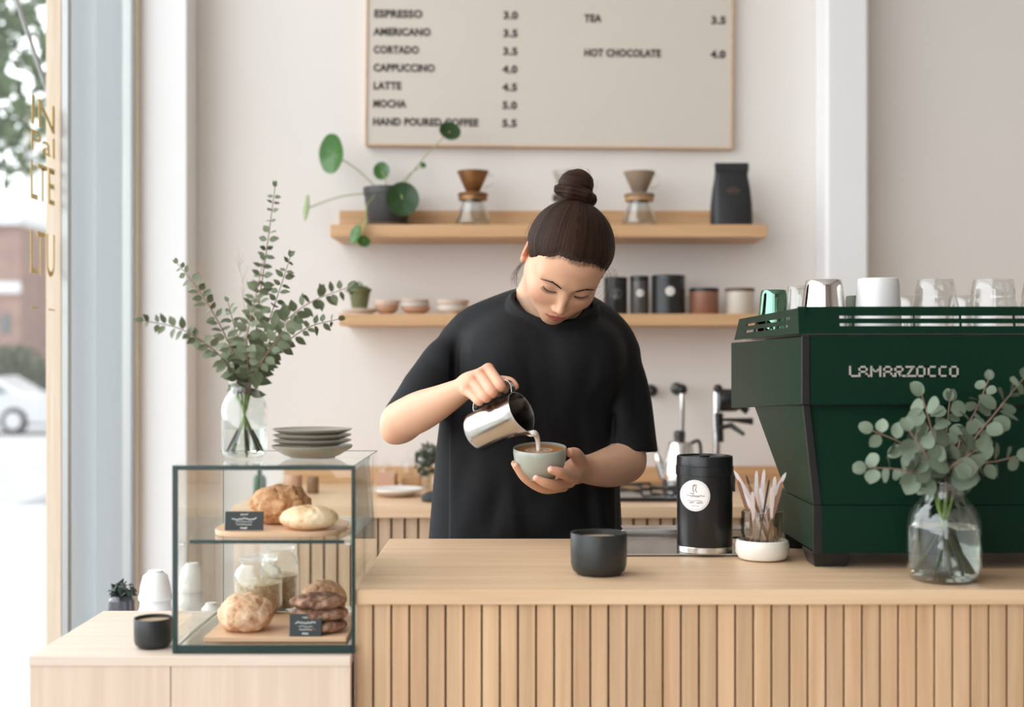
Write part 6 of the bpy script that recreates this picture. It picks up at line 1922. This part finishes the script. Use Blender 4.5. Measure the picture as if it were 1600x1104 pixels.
obj('milk', fm_.mesh(), MILK, jg, smooth=180)

# cup
CG = mat('celadon_glaze', lin((164, 167, 155)), .32, noise=.03, nscale=80, coat=.25)
CT = math.radians(8.5)
cc0 = A(844, 746, 2.33)
cz = np.array([-.015, -math.sin(CT), math.cos(CT)]); Mc = axis_frame((0, 0, 0), cz).to_3x3()
rc = 41.5 / F_PX * 2.33; Hc_ = .0565
cp = thing('latte_cup', 'pale grey-green handleless cup of latte resting in her left hand', 'cup', tuple(cc0))
pr = [(0, .002), (rc * .50, .002), (rc * .52, 0), (rc * .58, 0), (rc * .60, .004), (rc * .76, .010), (rc * .90, .021), (rc * .97, .034), (rc, .046), (rc * 1.0, Hc_ - .0006), (rc * .985, Hc_), (rc * .955, Hc_ - .0006), (rc * .93, .036), (rc * .7, .011), (0, .008)]
obj('body', G().lathe(pr, tuple(cc0), 64, Mc), CG, cp, smooth=60)
# latte surface with a pale rosette
m = bpy.data.materials.new('latte_surface'); m.use_nodes = True
nt = m.node_tree; N = nt.nodes; L = nt.links; b = N['Principled BSDF']; b.inputs['Roughness'].default_value = .3
at_ = N.new('ShaderNodeAttribute'); at_.attribute_name = 'Col'; L.new(at_.outputs['Color'], b.inputs['Base Color'])
nr, na = 36, 96
vs = [(0, 0)]; 
for j in range(1, nr + 1):
    for k in range(na):
        a = 2 * math.pi * k / na; vs.append((rc * .945 * j / nr * math.cos(a), rc * .945 * j / nr * math.sin(a)))
v2 = np.array(vs); fs = [(0, 1 + k, 1 + (k + 1) % na) for k in range(na)]
for j in range(nr - 1):
    for k in range(na):
        a = 1 + j * na + k; b_ = 1 + j * na + (k + 1) % na; fs.append((a, a + na, b_ + na, b_))
rr_ = np.hypot(v2[:, 0] / 1.0, v2[:, 1]) / (rc * .945)
brown = np.array(lin((186, 126, 70))[:3]); crema = np.array(lin((156, 98, 50))[:3]); cream = np.array(lin((238, 222, 200))[:3])
cola = brown[None] * (1 - rr_[:, None] ** 4) + crema[None] * rr_[:, None] ** 4
q_ = np.hypot((v2[:, 0] + .002) / .027, (v2[:, 1] + .002) / .022)
ringp = np.clip(1.4 - np.abs(np.sin(q_ * 7.5 + .4 * np.sin(3 * np.arctan2(v2[:, 1], v2[:, 0])))) * 1.6, 0, 1)
w_ = np.clip((1.0 - q_) * 6, 0, 1) * (.30 + .70 * ringp)
cola = cola * (1 - w_[:, None]) + cream[None] * w_[:, None]
Vw = [Vector(cc0) + Mc @ Vector((a, b_, Hc_ - .0042)) for a, b_ in vs]
obj('latte', (Vw, fs), m, cp, smooth=180, colors=np.concatenate([cola, np.ones((len(cola), 1))], 1))
# stream
land = np.array(Vector(cc0) + Mc @ Vector((-.003, -.012, Hc_ - .0042)))
top_ = spout + JH * .004 - JD * .004
p0_ = spout - JD * .011 + JH * .0100; p1_ = spout + JH * .0050 + JD * .0005
pts = [p0_]
for k in range(17):
    t_ = k / 16
    q = p1_ * 1.0; q[:2] = p1_[:2] + (land - p1_)[:2] * (1 - (1 - t_) ** 2.2); q[2] = p1_[2] + (land - p1_)[2] * t_ ** 1.7
    pts.append(q)
rr = [.0040, .0062] + [.0066 - .0030 * (k / 16) ** .7 for k in range(1, 17)]
ms = tag(obj('milk_stream', G().tube(pts, rr, 14), MILK, smooth=180), 'thin stream of milk falling from the jug into the latte cup', 'milk')
